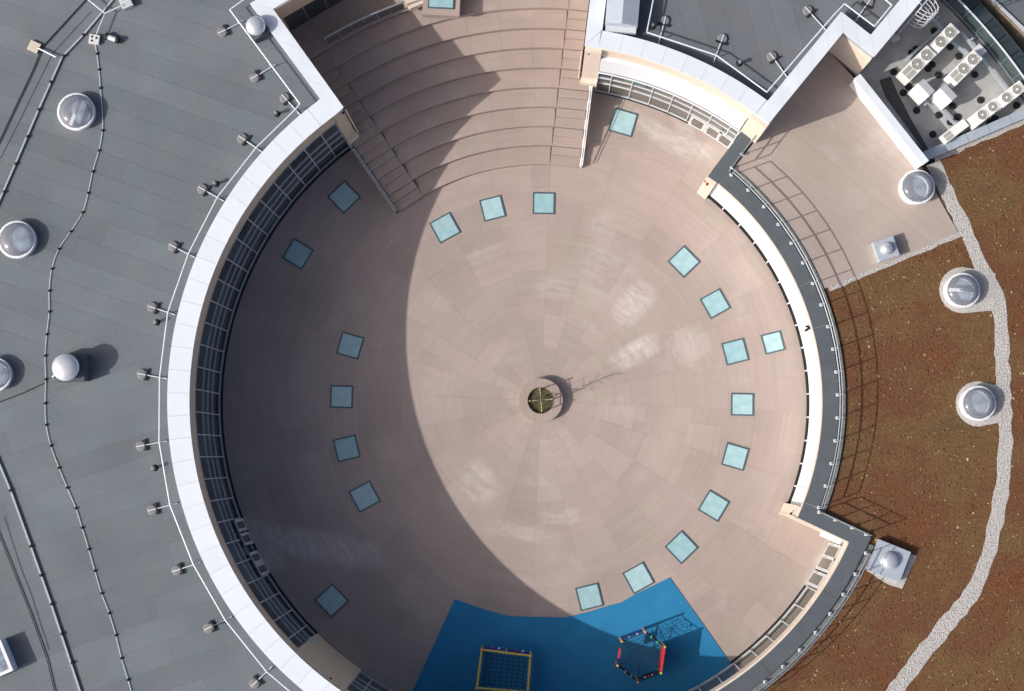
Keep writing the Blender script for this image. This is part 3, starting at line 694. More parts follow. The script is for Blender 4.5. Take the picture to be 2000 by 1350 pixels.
def dens(pts, step=.35):
    out = []
    for a, b in zip(pts, pts[1:]):
        n = max(1, int((b - a).length / step)); out += [a + (b - a) * i / n for i in range(n)]
    return out + [pts[-1]]
rg = random.Random(11)
p1 = dens([at(*p, ZGR) for p in ((1822, 318), (1850, 375), (1885, 450), (1918, 522), (1945, 572), (1954, 620), (1956, 660), (1958, 720), (1962, 790), (1964, 860), (1961, 930), (1950, 1000), (1934, 1070), (1918, 1120), (1895, 1165), (1845, 1225), (1800, 1282), (1752, 1345), (1720, 1390), (1640, 1500))])
w1 = []
for p in p1:
    w1.append(.66 if p.y > -9 else .72)
bands = [wob(p1, w1, rg)]
p2 = dens([at(*p, ZGR) for p in ((1618, 562), (1700, 526), (1790, 490), (1872, 455))]); bands.append(wob(p2, [.36] * len(p2), rg))
p3 = dens([at(*p, ZGR) for p in ((1826, 312), (1900, 279), (2000, 236), (2100, 195))]); bands.append(wob(p3, [.28] * len(p3), rg))
def pad_ring(c, r, toward):
    v = (toward - c); v.z = 0; L = v.length; v.normalize(); n = Vector((-v.y, v.x, 0))
    pts = [c + (v * cos(t) + n * sin(t)) * r for t in [pi / 2 + i * pi / 14 for i in range(15)]]
    return pts + [c + v * (L - .05) - n * r * .80, c + v * (L - .05) + n * r * .80]
dome_r = [at(1880, 567, ZGR), at(1911, 789, ZGR)]
bands.append(pad_ring(dome_r[0], 1.08, at(1945, 570, ZGR))); bands.append(pad_ring(dome_r[1], 1.05, at(1958, 789, ZGR)))
pv = [at(*p, ZGR) for p in ((1690, 1112), (1715, 1070), (1790, 1085), (1762, 1150), (1735, 1142), (1715, 1130))]
bands.append(pv)
for i, b in enumerate(bands):
    struct(MB().prism(b, ZGR - .05, ZGR + .012 + .004 * i).build('gravel_strip', 'gravel'))
def inside(p, poly):
    c = False; n = len(poly)
    for i in range(n):
        a, b = poly[i], poly[i - 1]
        if (a.y > p[1]) != (b.y > p[1]) and p[0] < (b.x - a.x) * (p[1] - a.y) / (b.y - a.y) + a.x: c = not c
    return c
# loose stones
def scatter_stones(polys, per_m2, name, mat_, zb, seed, smin, smax):
    rng = random.Random(seed); V, Fc = [], []
    for poly in polys:
        x0, x1 = min(p.x for p in poly), max(p.x for p in poly); y0, y1 = min(p.y for p in poly), max(p.y for p in poly)
        x0, x1, y0, y1 = max(x0, -27), min(x1, 25), max(y0, -16), min(y1, 21)
        for _ in range(int((x1 - x0) * (y1 - y0) * per_m2)):
            x, y = rng.uniform(x0, x1), rng.uniform(y0, y1)
            if not inside((x, y), poly): continue
            s = rng.uniform(smin, smax); a = rng.uniform(0, 6.28); b = len(V); z = zb + .012
            for k in range(4): V.append((x + s * cos(a + k * 1.57) * rng.uniform(.7, 1.2), y + s * sin(a + k * 1.57) * rng.uniform(.7, 1.2), z))
            V.append((x, y, z + s * rng.uniform(.6, 1.1)))
            Fc += [(b, b + 1, b + 4), (b + 1, b + 2, b + 4), (b + 2, b + 3, b + 4), (b + 3, b, b + 4)]
    me = bpy.data.meshes.new(name); me.from_pydata(V, [], Fc); me.materials.append(M[mat_])
    o = obj(name, me); o['kind'] = 'stuff'; return o
st = scatter_stones(bands, 260, 'gravel', 'gravel', ZGR, 4, .018, .045); st['label'] = 'pale loose gravel along the planted roof'; st['category'] = 'gravel'
struct(MB().arc(14.2, 26.6, -18, 47, 2.9, 3.18, 40).build('roof_base', 'parapet_grey'))
# sedum tufts
def sedum():
    rng = random.Random(9); V, Fc, T = [], [], []
    def inb(x, y):
        for b in bands:
            if inside((x, y), b): return True
        return False
    cells = {}
    for _ in range(52000):
        x, y = rng.uniform(6, 24.5), rng.uniform(-15.5, 13.5)
        r2 = x * x + y * y
        if r2 < 190 or not inside((x, y), green): continue
        key = (int(x * 4), int(y * 4))
        if key not in cells: cells[key] = inb(x, y)
        if cells[key]:
            if inb(x, y): continue
        s = rng.uniform(.025, .07) * (1.7 if rng.random() < .12 else 1); a = rng.uniform(0, 6.28); h = s * rng.uniform(.15, .5); b = len(V)
        t = min(.96, max(0, rng.gauss(.45, .22)))
        if rng.random() < .02: t = 1.0
        for k in range(3): V.append((x + s * cos(a + k * 2.09), y + s * sin(a + k * 2.09), ZGR - .005))
        V.append((x + rng.uniform(-.03, .03), y + rng.uniform(-.03, .03), ZGR + h)); T += [t] * 4
        Fc += [(b, b + 1, b + 3), (b + 1, b + 2, b + 3), (b + 2, b, b + 3)]
    # dry stalks lying about
    for _ in range(420):
        x, y = rng.uniform(10, 24.5), rng.uniform(-15.5, 13.5)
        if x * x + y * y < 195 or not inside((x, y), green) or inb(x, y): continue
        a = rng.uniform(0, 6.28); L = rng.uniform(.08, .25); w = .007; b = len(V); dx, dy = cos(a), sin(a)
        for q, u in ((0, -1), (0, 1), (1, 1), (1, -1)): V.append((x + dx * L * q - dy * w * u, y + dy * L * q + dx * w * u, ZGR + .05 + .05 * q)); T.append(.97)
        Fc.append((b, b + 1, b + 2, b + 3))
    me = bpy.data.meshes.new('sedum'); me.from_pydata(V, [], Fc); me.materials.append(M['sedum_leaf'])
    at_ = me.attributes.new('tint', 'FLOAT', 'POINT'); at_.data.foreach_set('value', T)
    o = obj('sedum', me); o['kind'] = 'stuff'; o['label'] = 'rusty brown sedum covering the planted roof'; o['category'] = 'sedum'
sedum()

# ------------------------------------------------------------------ plant yard on the right
yard = [Vector((14.9, 15.15, 0)), c3, c4, pol(40, 46), pol(26.8, 46)] + arcpts(26.8, 45, 30.4) + [at(1835, 309, ZYARD)]
struct(MB().prism([Vector((14.7, 15.0, 0)), c2, c4] + arcpts(27.3, 48, 29.8) + [at(1830, 312, ZGR)], -4, ZYARD).build('yard_floor', 'yard_floor'))
gw = [at(*p, ZYARD) for p in ((1718, 157), (1739, 150), (1752, 180), (1775, 225), (1817, 299), (1808, 298), (1760, 232), (1730, 190))]
struct(MB().prism(gw, ZYARD, ZYARD + .03).build('dark_gravel_strip', 'dark_gravel'))
scr = thing('screen_wall', 'broad white screen wall between the terrace and the plant yard', 'wall')
A = Vector((14.50, 14.70, 0)); B = Vector((17.55, 10.68, 0)); wd = (B - A).normalized(); wnn = Vector((-wd.y, wd.x, 0))
MB().prism([A, B, B + wnn * .28, A + wnn * .28], ZYARD - .02, 4.85).build('wall', 'white_panel', scr)
MB().prism([A - wnn * .03 - wd * .02, B - wnn * .03 + wd * .03, B + wnn * .33 + wd * .03, A + wnn * .33 - wd * .02], 4.85, 4.92).build('coping', 'coping_white', scr)
kb = thing('yard_kerb', 'bluish metal flashed kerb between plant yard and planted roof', 'kerb')
K0, K1 = at(1806, 308, 3.9), pol(26.6, 30.2)
kd = (K1 - Vector((K0.x, K0.y, 0))); kd.z = 0; kd.normalize(); kn = Vector((-kd.y, kd.x, 0)); K0 = Vector((K0.x, K0.y, 0))
MB().prism([K0 - kn * .12, K1 - kn * .12 + kd * .5, K1 + kn * .22 + kd * .5, K0 + kn * .22], ZYARD - .1, 3.86).build('kerb_body', 'parapet_grey', kb)
for i in range(5):
    L = (K1 - K0).length / 5
    MB().prism([K0 + kd * (L * i + .01) - kn * .16, K0 + kd * (L * (i + 1) - .01) - kn * .16, K0 + kd * (L * (i + 1) - .01) + kn * .28, K0 + kd * (L * i + .01) + kn * .28], 3.86, 3.90).build('flashing', 'metal_sheet', kb)

acn = [0]
ORI = math.atan2(*(at(1450 / 3.97 + 1500, 212 / 3.97, 4.7) - at(1290 / 3.97 + 1500, 370 / 3.97, 4.7)).yx)
def zp(x, y, z): return at(1500 + x / 3.97, y / 3.97, z)
def ac_unit(x, y, L, W, label, fans=2, grille=0.0, ori=ORI, h=.85, zb=.42, fanoff=0.0):
    c = zp(x, y, ZYARD + zb + h)
    t = thing('air_conditioner', label, 'air conditioner', (c.x, c.y, ZYARD), ori, 'rooftop air conditioners in the plant yard')
    bm = MB().box((0, 0, zb + h / 2), (L, W, h)).build('casing', 'ac_white', t)
    bv = bm.modifiers.new('bevel', 'BEVEL'); bv.width = .03; bv.segments = 2
    fx = [L / 2 - .36, L / 2 - .98][:fans]
    for f in fx:
        f += fanoff
        rr = min(.27, W / 2 - .05)
        MB().lathe([(rr + .03, 0), (rr + .03, .03), (rr, .03), (rr, .004)], (f, 0, zb + h), 24, cap1=False).build('fan_ring', 'ac_white', t)
        MB().lathe([(rr - .005, .002), (.02, .006)], (f, 0, zb + h), 24).build('fan_well', 'ac_grille', t)
        g = MB()
        for k in range(7):
            a = k * 2 * pi / 7; ca, sa = cos(a), sin(a); a2 = a + .55; c2_, s2_ = cos(a2), sin(a2)
            g.add([(f + .05 * ca, .05 * sa, zb + h + .022), (f + (rr - .02) * ca, (rr - .02) * sa, zb + h + .016), (f + (rr - .02) * c2_, (rr - .02) * s2_, zb + h + .012), (f + .05 * c2_, .05 * s2_, zb + h + .018)], [(0, 1, 2, 3)])
        g.build('fan_blades', 'ac_dark', t)
        MB().lathe([(.06, .01), (.05, .035)], (f, 0, zb + h), 14).build('fan_hub', 'ac_white', t)
    if grille:
        for s in (-1, 1):
            MB().box((-L / 2 + grille / 2 + .08, s * W * .2, zb + h + .008), (grille, W * .34, .016)).build('grille', 'ac_grille', t)
    for sx in (-1, 1):
        for sy in (-1, 1): MB().box((sx * (L / 2 - .08), sy * (W / 2 - .06), zb / 2), (.06, .06, zb)).build('leg', 'galv', t)
    return t
ac_unit(1372, 292, 1.42, .62, 'upper two fan white unit nearest the ladder')
ac_unit(1165, 492, 1.85, .64, 'two fan white unit with pale grille, directly below the uppermost one', grille=.5)
ac_unit(1530, 520, 1.75, .62, 'two fan white unit with grille in the middle of the plant yard', grille=.42)
ori2 = ORI - R(7)
ac_unit(1888, 728, 1.40, .56, 'two fan white unit at the far right edge of the yard', ori=ori2)
ac_unit(1690, 870, 1.55, .56, 'two fan white unit with dark grille near the kerb', ori=ori2, grille=.0)
ac_unit(1450, 1015, 1.35, .44, 'long fanless white unit with small grille at the bottom corner', fans=0, grille=.4, ori=ori2, h=.55)
def hood(x, y, L, W, label, ori):
    c = zp(x, y, ZYARD + 1.3); t = thing('vent_hood', label, 'vent hood', (c.x, c.y, ZYARD), ori, 'white hoods in the plant yard')
    q = [(-L / 2, -W / 2, .5), (L / 2, -W / 2, .5), (L / 2, W / 2, .5), (-L / 2, W / 2, .5), (-L / 2, -W / 2, 1.15), (L / 2, -W / 2, 1.15), (L / 2, W / 2, 1.15), (-L / 2, W / 2, 1.15), (0, -W / 2, 1.32), (0, W / 2, 1.32)]
    MB().add(q, [(3, 2, 1, 0), (0, 1, 5, 8, 4), (2, 3, 7, 9, 6), (1, 2, 6, 5), (3, 0, 4, 7), (4, 8, 9, 7), (8, 5, 6, 9)]).build('hood_top', 'hood_white', t)
    for sx in (-1, 1):
        for sy in (-1, 1): MB().box((sx * (L / 2 - .07), sy * (W / 2 - .07), .25), (.06, .06, .5)).build('leg', 'galv', t)
hood(1207, 697, .82, .78, 'square white hood left of the pair in the yard', ORI - R(3))
hood(1380, 735, .80, .80, 'square white hood right of the pair in the yard', ORI - R(3))
# support frame of galvanised beams on rubber feet
fr = thing('support_frame', 'pale galvanised beam frame on black rubber feet under the air conditioners', 'frame')
def beam(x0, y0, x1, y1, z=.34, w=.12, name='beam'):
    a, b = zp(x0, y0, ZYARD + z), zp(x1, y1, ZYARD + z); c = (a + b) / 2; L = (b - a).length
    MB().box(c, (L, w, .1), math.atan2(b.y - a.y, b.x - a.x)).build(name, 'galv', fr)
for i, bb in enumerate(((1235, 110, 1350, 220), (1350, 220, 1060, 470), (1500, 250, 1850, 700), (1590, 400, 1210, 815), (1255, 765, 1470, 985), (1420, 320, 1545, 425), (1300, 150, 1330, 128), (1560, 320, 1590, 295))):
    beam(*bb, z=.33 + .004 * i, w=.13 if i < 6 else .09)
for (x, y) in ((977, 555), (1115, 408), (1150, 380), (1245, 532), (1275, 500), (1290, 238), (1415, 362), (1605, 577), (1050, 718), (1092, 670), (1155, 855), (1325, 890), (1280, 1040), (1350, 1145), (1435, 822), (1500, 1062), (1545, 1045), (1722, 948), (1762, 918), (1930, 815), (1480, 435), (1415, 945), (1325, 580), (1650, 775), (1470, 905)):
    p = zp(x, y, ZYARD + .1)
    MB().lathe([(.16, 0), (.17, .05), (.13, .1), (.05, .11)], (p.x, p.y, ZYARD), 16).build('rubber_foot', 'black_rubber', fr)
sbx = zp(1640, 395, ZYARD + .8)
t = tag(MB().box((0, 0, .45), (.42, .46, .7)).build('switch_cabinet', 'box_white', loc=(sbx.x, sbx.y, ZYARD), rz=ORI), 'small pale cabinet beside the curved glass balustrade', 'cabinet')
MB().box((0, 0, .81), (.46, .5, .03)).build('lid', 'white_metal', t); MB().box((.0, -.235, .45), (.34, .012, .55)).build('door', 'white_metal', t); MB().box((0, 0, .05), (.36, .4, .1)).build('plinth', 'galv', t)
p = zp(985, 300, ZYARD + .1)
t = tag(MB().prism([(-.2, -.12), (.22, -.16), (.25, .1), (.02, .2), (-.16, .12)], 0, .12).build('plastic_sack', 'box_white', loc=(p.x, p.y, ZYARD), rz=.6), 'crumpled pale sack lying beside the stepped white coping', 'sack')
# curved glass balustrade
gb = thing('glass_balustrade', 'curved green glass balustrade along the far right edge', 'railing')
MB().arc(26.7, 27.3, 29.4, 50, -3.99, 3.45, 20).build('kerb', 'parapet_grey', gb)
for i in range(10):
    a = 30 + i * 2.0
    MB().arc(26.80, 26.83, a + .05, a + 1.95, 3.5, 4.58, 3).build('glass_panel', 'rail_glass', gb)
    MB().tube([pol(26.78, a, 3.45), pol(26.78, a, 4.6)], .025, 6).build('post', 'steel', gb)
MB().arc(26.78, 26.85, 30, 50, 4.58, 4.63, 20).build('top_rail', 'white_metal', gb)
MB().arc(26.72, 26.77, 30, 50, 3.45, 3.55, 20).build('base_channel', 'steel', gb)
for i in range(10):
    a = 30 + i * 2.0
    q = MB(); q.arc(27.32, 27.95, a + .04, a + 1.96, 3.30, 3.33, 3)
    q.build('canopy_panel', 'glass_green', gb)
MB().arc(27.93, 28.0, 30, 50, 3.2, 3.35, 20).build('canopy_edge', 'parapet_grey', gb)
# roof of the neighbouring block
nb = [at(*p, 3.4) for p in ((1925, -12), (2010, 68))]
d_ = (nb[1] - nb[0]); d_.z = 0; d_.normalize(); n_ = Vector((-d_.y, d_.x, 0))
if n_.x < 0: n_ = -n_
nbo = thing('neighbour_block', 'grey flat roof corner beyond the dark gap at top right', 'building')
qq = [nb[0] - d_ * 12, nb[1] + d_ * 4, nb[1] + d_ * 4 + n_ * 14, nb[0] - d_ * 12 + n_ * 14]
MB().prism(qq, -4, 3.3).build('wall', 'cream_render', nbo); MB().prism([qq[0] + n_ * .1, qq[1] + n_ * .1, qq[2], qq[3]], 3.3, 3.36).build('roof', 'roof_felt_dark', nbo)
MB().prism([qq[0] - n_ * .05, qq[1] - n_ * .05, qq[1] + n_ * .08, qq[0] + n_ * .08], 3.28, 3.46).build('edge_trim', 'frame_grey', nbo)
# caged ladder
ld = thing('caged_ladder', 'white caged ladder hooked over the coping beside the plant yard', 'ladder')
lu = (c3 - c2).normalized(); lo = Vector((lu.y, -lu.x, 0)); Lb = c2 + lu * ((at(1782, 22, Z2) - c2).dot(lu)) + lu * .35
for s in (-1, 1):
    p = Lb + lu * s * .25
    MB().tube([p + lo * .18 + Vector((0, 0, ZYARD)), p + lo * .18 + Vector((0, 0, Z2 + .9)), p + lo * .02 + Vector((0, 0, Z2 + 1.05)), p - lo * .7 + Vector((0, 0, Z2 + 1.05)), p - lo * .75 + Vector((0, 0, Z2 + .02))], .022, 6).build('stile', 'white_metal', ld)
for i in range(14):
    z = ZYARD + .3 + i * .28
    MB().tube([Lb + lu * .25 + lo * .18 + Vector((0, 0, z)), Lb - lu * .25 + lo * .18 + Vector((0, 0, z))], .014, 6).build('rung', 'white_metal', ld)
for i in range(6):
    z = ZYARD + 2.3 + i * .45
    MB().tube([Lb + lo * .18 + lu * (.36 * cos(t) * (1 if True else 0)) + lo * (.68 * sin(t)) + Vector((0, 0, z)) for t in [i2 * pi / 10 for i2 in range(11)]], .016, 6).build('hoop', 'white_metal', ld)
for t in (.5, 1.05, pi / 2, pi - 1.05, pi - .5):
    q = Lb + lo * (.18 + .70 * sin(t)) + lu * .38 * cos(t)
    MB().tube([q + Vector((0, 0, ZYARD + 2.2)), q + Vector((0, 0, Z2 + .9))], .012, 6).build('cage_bar', 'white_metal', ld)
for i in range(10):
    p = Lb - lo * (.02 + i * .075)
    MB().tube([p + lu * .25 + Vector((0, 0, Z2 + 1.02)), p - lu * .25 + Vector((0, 0, Z2 + 1.02))], .012, 6).build('tread_bar', 'white_metal', ld)

# ------------------------------------------------------------------ railings of the low wing
def post_rail(name, label, pts, z0, h=1.25, glass=False):
    t = thing(name, label, 'railing')
    pm = MB().tube([(0, 0, 0), (0, 0, h)], .030, 8).mesh('post', 'steel')
    bm_ = MB().box((0, 0, .02), (.14, .14, .04)).mesh('base_plate', 'white_metal')
    for p in pts:
        o = obj('post', pm, t, (p.x, p.y, z0)); obj('base_plate', bm_, o)
    for z, r in ((h, .024), (h * .55, .034)):
        MB().tube([p + Vector((0, 0, z0 + z)) for p in pts], r, 8).build('rail', 'steel', t)
    if glass:
        for a, b in zip(pts, pts[1:]):
            d = (b - a); L = d.length; c = (a + b) / 2
            MB().box((c.x, c.y, z0 + h * .335), (L - .08, .012, h * .36), math.atan2(d.y, d.x)).build('glass_panel', 'rail_glass', t)
    return t
rp = [pol(13.70, 49.5 - 4.45 * k) for k in range(16)]
rp = [p for p in rp if ang(p) > -20.5] + [pol(13.72, -21.6)]
hl = lambda t: dU * t + nU * .66
post_rail('terrace_railing', 'long curved steel railing between parapet walk and terrace', rp, Z1)
post_rail('terrace_railing', 'short straight steel railing beside the upper right pier of the terrace', [hl(15.6), hl(14.75), hl(13.95)], Z1)
post_rail('terrace_railing', 'short straight steel railing above the stepped corner at the right', [dL * t + nL * .70 for t in (13.8, 14.6, 15.45, 16.15)], Z1)
post_rail('terrace_railing', 'long curved steel railing along the lower right parapet walk', [pol(16.5, -25.6 - 3.75 * k) for k in range(13)], Z1)
MB_g = MB().arc(rb, rb + .34, -22, 50, ZTER - .1, ZTER + .06, 60).build('gutter', 'gutter', low)
MB().arc(rd, rd + .34, AE, -24, ZTER - .1, ZTER + .06, 50).build('gutter', 'gutter', low)

# ------------------------------------------------------------------ glass floor lights
def floor_light(px, py, s, label, clips=False):
    c = at(px, py, .04); a = math.atan2(c.y, c.x)
    t = thing('floor_light', label, 'floor light', (c.x, c.y, 0), a, 'square glass floor lights set in the deck')
    w = .065; f = MB()
    f.prism([(-s / 2, -s / 2), (s / 2, -s / 2), (s / 2, -s / 2 + w), (-s / 2, -s / 2 + w)], .002, .045)
    f.prism([(-s / 2, s / 2 - w), (s / 2, s / 2 - w), (s / 2, s / 2), (-s / 2, s / 2)], .002, .045)
    f.prism([(-s / 2, -s / 2 + w), (-s / 2 + w, -s / 2 + w), (-s / 2 + w, s / 2 - w), (-s / 2, s / 2 - w)], .002, .0445)
    f.prism([(s / 2 - w, -s / 2 + w), (s / 2, -s / 2 + w), (s / 2, s / 2 - w), (s / 2 - w, s / 2 - w)], .002, .0445)
    f.build('frame', 'sky_frame', t)
    MB().box((0, 0, .018), (s - 2 * w - .004, s - 2 * w - .004, .03)).build('glass_pane', 'floor_glass', t)
    if clips:
        for k in (-.3, 0, .3): MB().box((s / 2 - w / 2, k * s, .05), (.04, .05, .012)).build('clip', 'steel', t)
FL = [(869, 445, 1.16, 'sunlit glass floor light just right of the shadow edge, left of three below the stair'),
      (962, 407, 1.10, 'sunlit glass floor light, middle of the three below the stair'),
      (1062, 397, 1.08, 'sunlit glass floor light, right of the three below the stair'),
      (1336, 511, 1.14, 'sunlit glass floor light, topmost of the row along the right wall'),
      (1397, 593, 1.12, 'sunlit glass floor light, second from the top of the right row'),
      (1436, 687, 1.12, 'sunlit glass floor light left of the small one by the right wall'),
      (1510, 669, .98, 'small glass floor light nearest the curved white right wall'),
      (1450, 790, 1.10, 'sunlit glass floor light level with the round planter on the right'),
      (1436, 892, 1.12, 'sunlit glass floor light below the one level with the planter'),
      (1394, 988, 1.14, 'sunlit glass floor light at lower right, third above the play mat'),
      (1331, 1069, 1.16, 'sunlit glass floor light at lower right, second above the play mat'),
      (1247, 1129, 1.16, 'sunlit glass floor light touching the upper edge of the play mat'),
      (1151, 1166, 1.14, 'sunlit glass floor light with clips by the notch of the play mat'),
      (712, 970, 1.16, 'shaded glass floor light, lowest of the left inner row of four'),
      (677, 876, 1.12, 'shaded glass floor light, third of the left inner row'),
      (667, 775, 1.10, 'shaded glass floor light level with the planter on the left'),
      (684, 675, 1.12, 'shaded glass floor light, topmost of the left inner row'),
      (582, 496, 1.14, 'shaded glass floor light close to the left glass front, upper one'),
      (672, 385, 1.18, 'shaded glass floor light beside the foot of the stair cheek wall'),
      (648, 1173, 1.18, 'lone shaded glass floor light at lower left above the blind bay'),
      (1217, 239, 1.20, 'glass floor light in the niche right of the stair')]
for px, py, s, lab_ in FL: floor_light(px, py, s, lab_, clips=(px in (582, 672, 648, 1151, 1217)))

# ------------------------------------------------------------------ planter with sapling
pl = thing('round_planter', 'round wooden planter ring with grass in the centre of the deck', 'planter')
m = MB().lathe([(1.07, .002), (1.07, .40), (.64, .40), (.64, .10)], n=48, cap0=False, cap1=False).build('ring', 'cream_light', pl); m.data.materials[0] = M['stair_boards']
MB().lathe([(.655, .2), (.655, .22)], n=32).build('soil', 'bark', pl)
gr = random.Random(2); g = MB(); g2 = MB()
for i in range(900):
    r_ = .62 * math.sqrt(gr.random()); a = gr.uniform(0, 6.28); x, y = r_ * cos(a), r_ * sin(a); h = gr.uniform(.05, .14); b = gr.uniform(0, 6.28); w = gr.uniform(.008, .018)
    (g if gr.random() < .6 else g2).add([(x - w * sin(b), y + w * cos(b), .21), (x + w * sin(b), y - w * cos(b), .21), (x + .1 * cos(b), y + .1 * sin(b), .21 + h)], [(0, 1, 2)])
for gg, mt in ((g, 'grass_green'), (g2, 'grass_dry')):
    o = gg.build('grass', mt, pl); o['kind'] = 'stuff'
tr = thing('sapling', 'bare young tree staked in the round planter', 'tree', (.02, -.02, .2))
MB().tube([(0, 0, 0), (.01, .02, .8), (.03, -.01, 1.6), (0, .03, 2.3), (.02, .0, 2.75)], .032, 8, .012).build('trunk', 'bark', tr)
cr_ = MB()
for i in range(16):
    z = 1.3 + i * .09; a = i * 2.4; L = .42 - i * .018
    cr_.tube([(0.01, 0, z), (L * .5 * cos(a), L * .5 * sin(a), z + .15), (L * cos(a), L * sin(a), z + .26)], .012, 5, .006)
    cr_.tube([(L * .5 * cos(a), L * .5 * sin(a), z + .15), (L * .7 * cos(a + .5), L * .7 * sin(a + .5), z + .3)], .005, 4, .002)
cr_.build('crown', 'bark', tr)['kind'] = 'stuff'
sk = thing('tree_stakes', 'four pale wooden tree stakes with cross ties inside the round planter', 'tree stakes', (0, 0, .2))
for a in (95, 185, 275, 5):
    q = pol(.54, a); MB().tube([q, q + Vector((0, 0, 1.05))], .034, 6).build('stake', 'wood_stake', sk)
    MB().tube([q + Vector((0, 0, .9)), Vector((0, 0, .95))], .022, 6).build('tie', 'wood_stake', sk)

# ------------------------------------------------------------------ playground
cf = thing('climbing_frame', 'square yellow climbing frame with rope net on the blue mat', 'climbing frame')
zt = 1.35
CF = [at(941, 1269, zt), at(1036, 1281, zt), at(1031, 1352, zt), at(931, 1344, zt)]
for p in CF:
    MB().tube([(p.x, p.y, .03), (p.x, p.y, zt + .12)], .055, 10).build('post', 'rubber_yellow', cf)
    MB().lathe([(.075, 0), (.08, .04), (.05, .08)], (p.x, p.y, zt + .1), 12).build('post_cap', 'play_orange', cf)
for i in range(4):
    a, b = CF[i], CF[(i + 1) % 4]
    MB().tube([a, b], .048, 10).build('top_bar', 'rubber_yellow', cf)
    c = (a + b) / 2; MB().lathe([(.07, -.06), (.075, 0), (.07, .06)], c, 10).build('joint', 'play_orange', cf)
net = MB()
for i in range(1, 9):
    t = i / 9
    for (a, b, c, d) in ((CF[0], CF[1], CF[3], CF[2]), (CF[0], CF[3], CF[1], CF[2])):
        p, q = line_pt(a, b, t) - Vector((0, 0, .02)), line_pt(c, d, t) - Vector((0, 0, .02)); m_ = (p + q) / 2 - Vector((0, 0, .22))
        net.tube([p, line_pt(p, q, .25) - Vector((0, 0, .16)), m_, line_pt(p, q, .75) - Vector((0, 0, .16)), q], .011, 5)
net.build('net', 'rope', cf)
tg = MB()
for i in range(4):
    a, b = CF[i], CF[(i + 1) % 4]; cc = sum(CF, Vector((0, 0, 0))) / 4
    for k in range(1, 9):
        p = line_pt(a, b, k / 9); q = p + (cc - p).normalized() * .09; MB().tube([p, q - Vector((0, 0, .02))], .018, 5).build('net_hook', 'play_white', cf)
a, b = CF[0], CF[1]
for t0, t1, mt in ((.03, .48, 'play_blue'), (.52, .97, 'play_blue')):
    p, q = line_pt(a, b, t0), line_pt(a, b, t1); nn = Vector((-(q - p).y, (q - p).x, 0)).normalized()
    MB().prism([p + nn * .02, q + nn * .02, q + nn * .05, p + nn * .05], .35, 1.0).build('side_panel', mt, cf)
    for k in (.4, .7): 
        h_ = line_pt(p, q, k) + nn * .07; MB().lathe([(.07, 0), (.06, .05), (.02, .07)], (h_.x, h_.y, 1.0 - k * .4), 10).build('climbing_hold', 'play_red' if k < .5 else 'play_white', cf)
for i in (1, 3):
    p, q = CF[i], CF[(i + 1) % 4]; nn = Vector((-(q - p).y, (q - p).x, 0)).normalized()
    MB().prism([p + nn * .03, q + nn * .03, q + nn * .06, p + nn * .06], .3, .8).build('side_panel', 'play_blue', cf)
mp_ = (CF[0] + CF[1]) / 2; MB().tube([(mp_.x, mp_.y, .03), (mp_.x, mp_.y, zt)], .045, 8).build('post', 'rubber_yellow', cf)

hx = thing('climbing_frame', 'six sided climbing frame with red panel, rope web and coloured holds', 'climbing frame')
zh = 1.55
HX = [at(1214.5, 1253.5, zh), at(1260, 1235, zh), at(1298.5, 1264, zh), at(1291, 1315, zh), at(1246, 1333, zh), at(1206, 1300.5, zh)]
for i, p in enumerate(HX):
    MB().tube([(p.x, p.y, .03), (p.x, p.y, zh)], .055, 10).build('post', 'play_orange' if i not in (2, 3) else 'rubber_yellow', hx)
def between(i, j, z0, z1, mt, name='side_panel', t0=.06, t1=.94, th=.05):
    a, b = line_pt(HX[i], HX[j], t0), line_pt(HX[i], HX[j], t1); nn = Vector((-(b - a).y, (b - a).x, 0)).normalized() * th / 2
    return MB().prism([a - nn, b - nn, b + nn, a + nn], z0, z1).build(name, mt, hx)
between(2, 3, .1, 1.5, 'play_red', th=.09)
for z in (1.0,):
    for k in (.3, .7):
        p = line_pt(HX[2], HX[3], k + .06 * (z > 1)); MB().lathe([(.05, 0), (.06, .04), (.02, .07)], (p.x + .06, p.y, z), 10).build('climbing_hold', 'play_orange', hx)
between(0, 1, .1, .8, 'play_blue'); between(5, 0, 1.05, 1.45, 'play_red', t0=.3, t1=.7, th=.07)
for i, j in ((0, 1), (1, 2), (3, 4), (4, 5), (5, 0)):
    MB().tube([HX[i] - Vector((0, 0, .12)), HX[j] - Vector((0, 0, .12))], .022, 6).build('top_rope', 'rope', hx)
web = MB(); cc = sum(HX, Vector((0, 0, 0))) / 6; cc = cc + Vector((0, 0, -.5))
for p in HX:
    web.tube([p - Vector((0, 0, .15)), cc], .013, 5)
for k in (.25, .45, .65, .85):
    ring = [line_pt(cc, p - Vector((0, 0, .15)), k) for p in HX]
    for i in range(6): web.tube([ring[i], (ring[i] + ring[(i + 1) % 6]) / 2 * 1.0 + (cc - (ring[i] + ring[(i + 1) % 6]) / 2) * .06, ring[(i + 1) % 6]], .011, 5)
web.build('rope_web', 'rope', hx)
for (i, j) in ((1, 2), (3, 4), (4, 5)):
    nt_ = MB(); a, b = HX[i], HX[j]; mid_ = (a + b) / 2 - Vector((0, 0, .8))
    for q in range(12):
        an = q * pi / 6; e = mid_ + ((b - a).normalized() * cos(an) * (b - a).length * .47 + Vector((0, 0, 1)) * sin(an) * .68); nt_.tube([mid_, e], .010, 4)
    for rr_ in (.3, .55, .8, 1.0):
        nt_.tube([mid_ + ((b - a).normalized() * cos(q * pi / 8) * (b - a).length * .47 * rr_ + Vector((0, 0, 1)) * sin(q * pi / 8) * .68 * rr_) for q in range(17)], .010, 4)
    nt_.build('side_net', 'rope', hx)
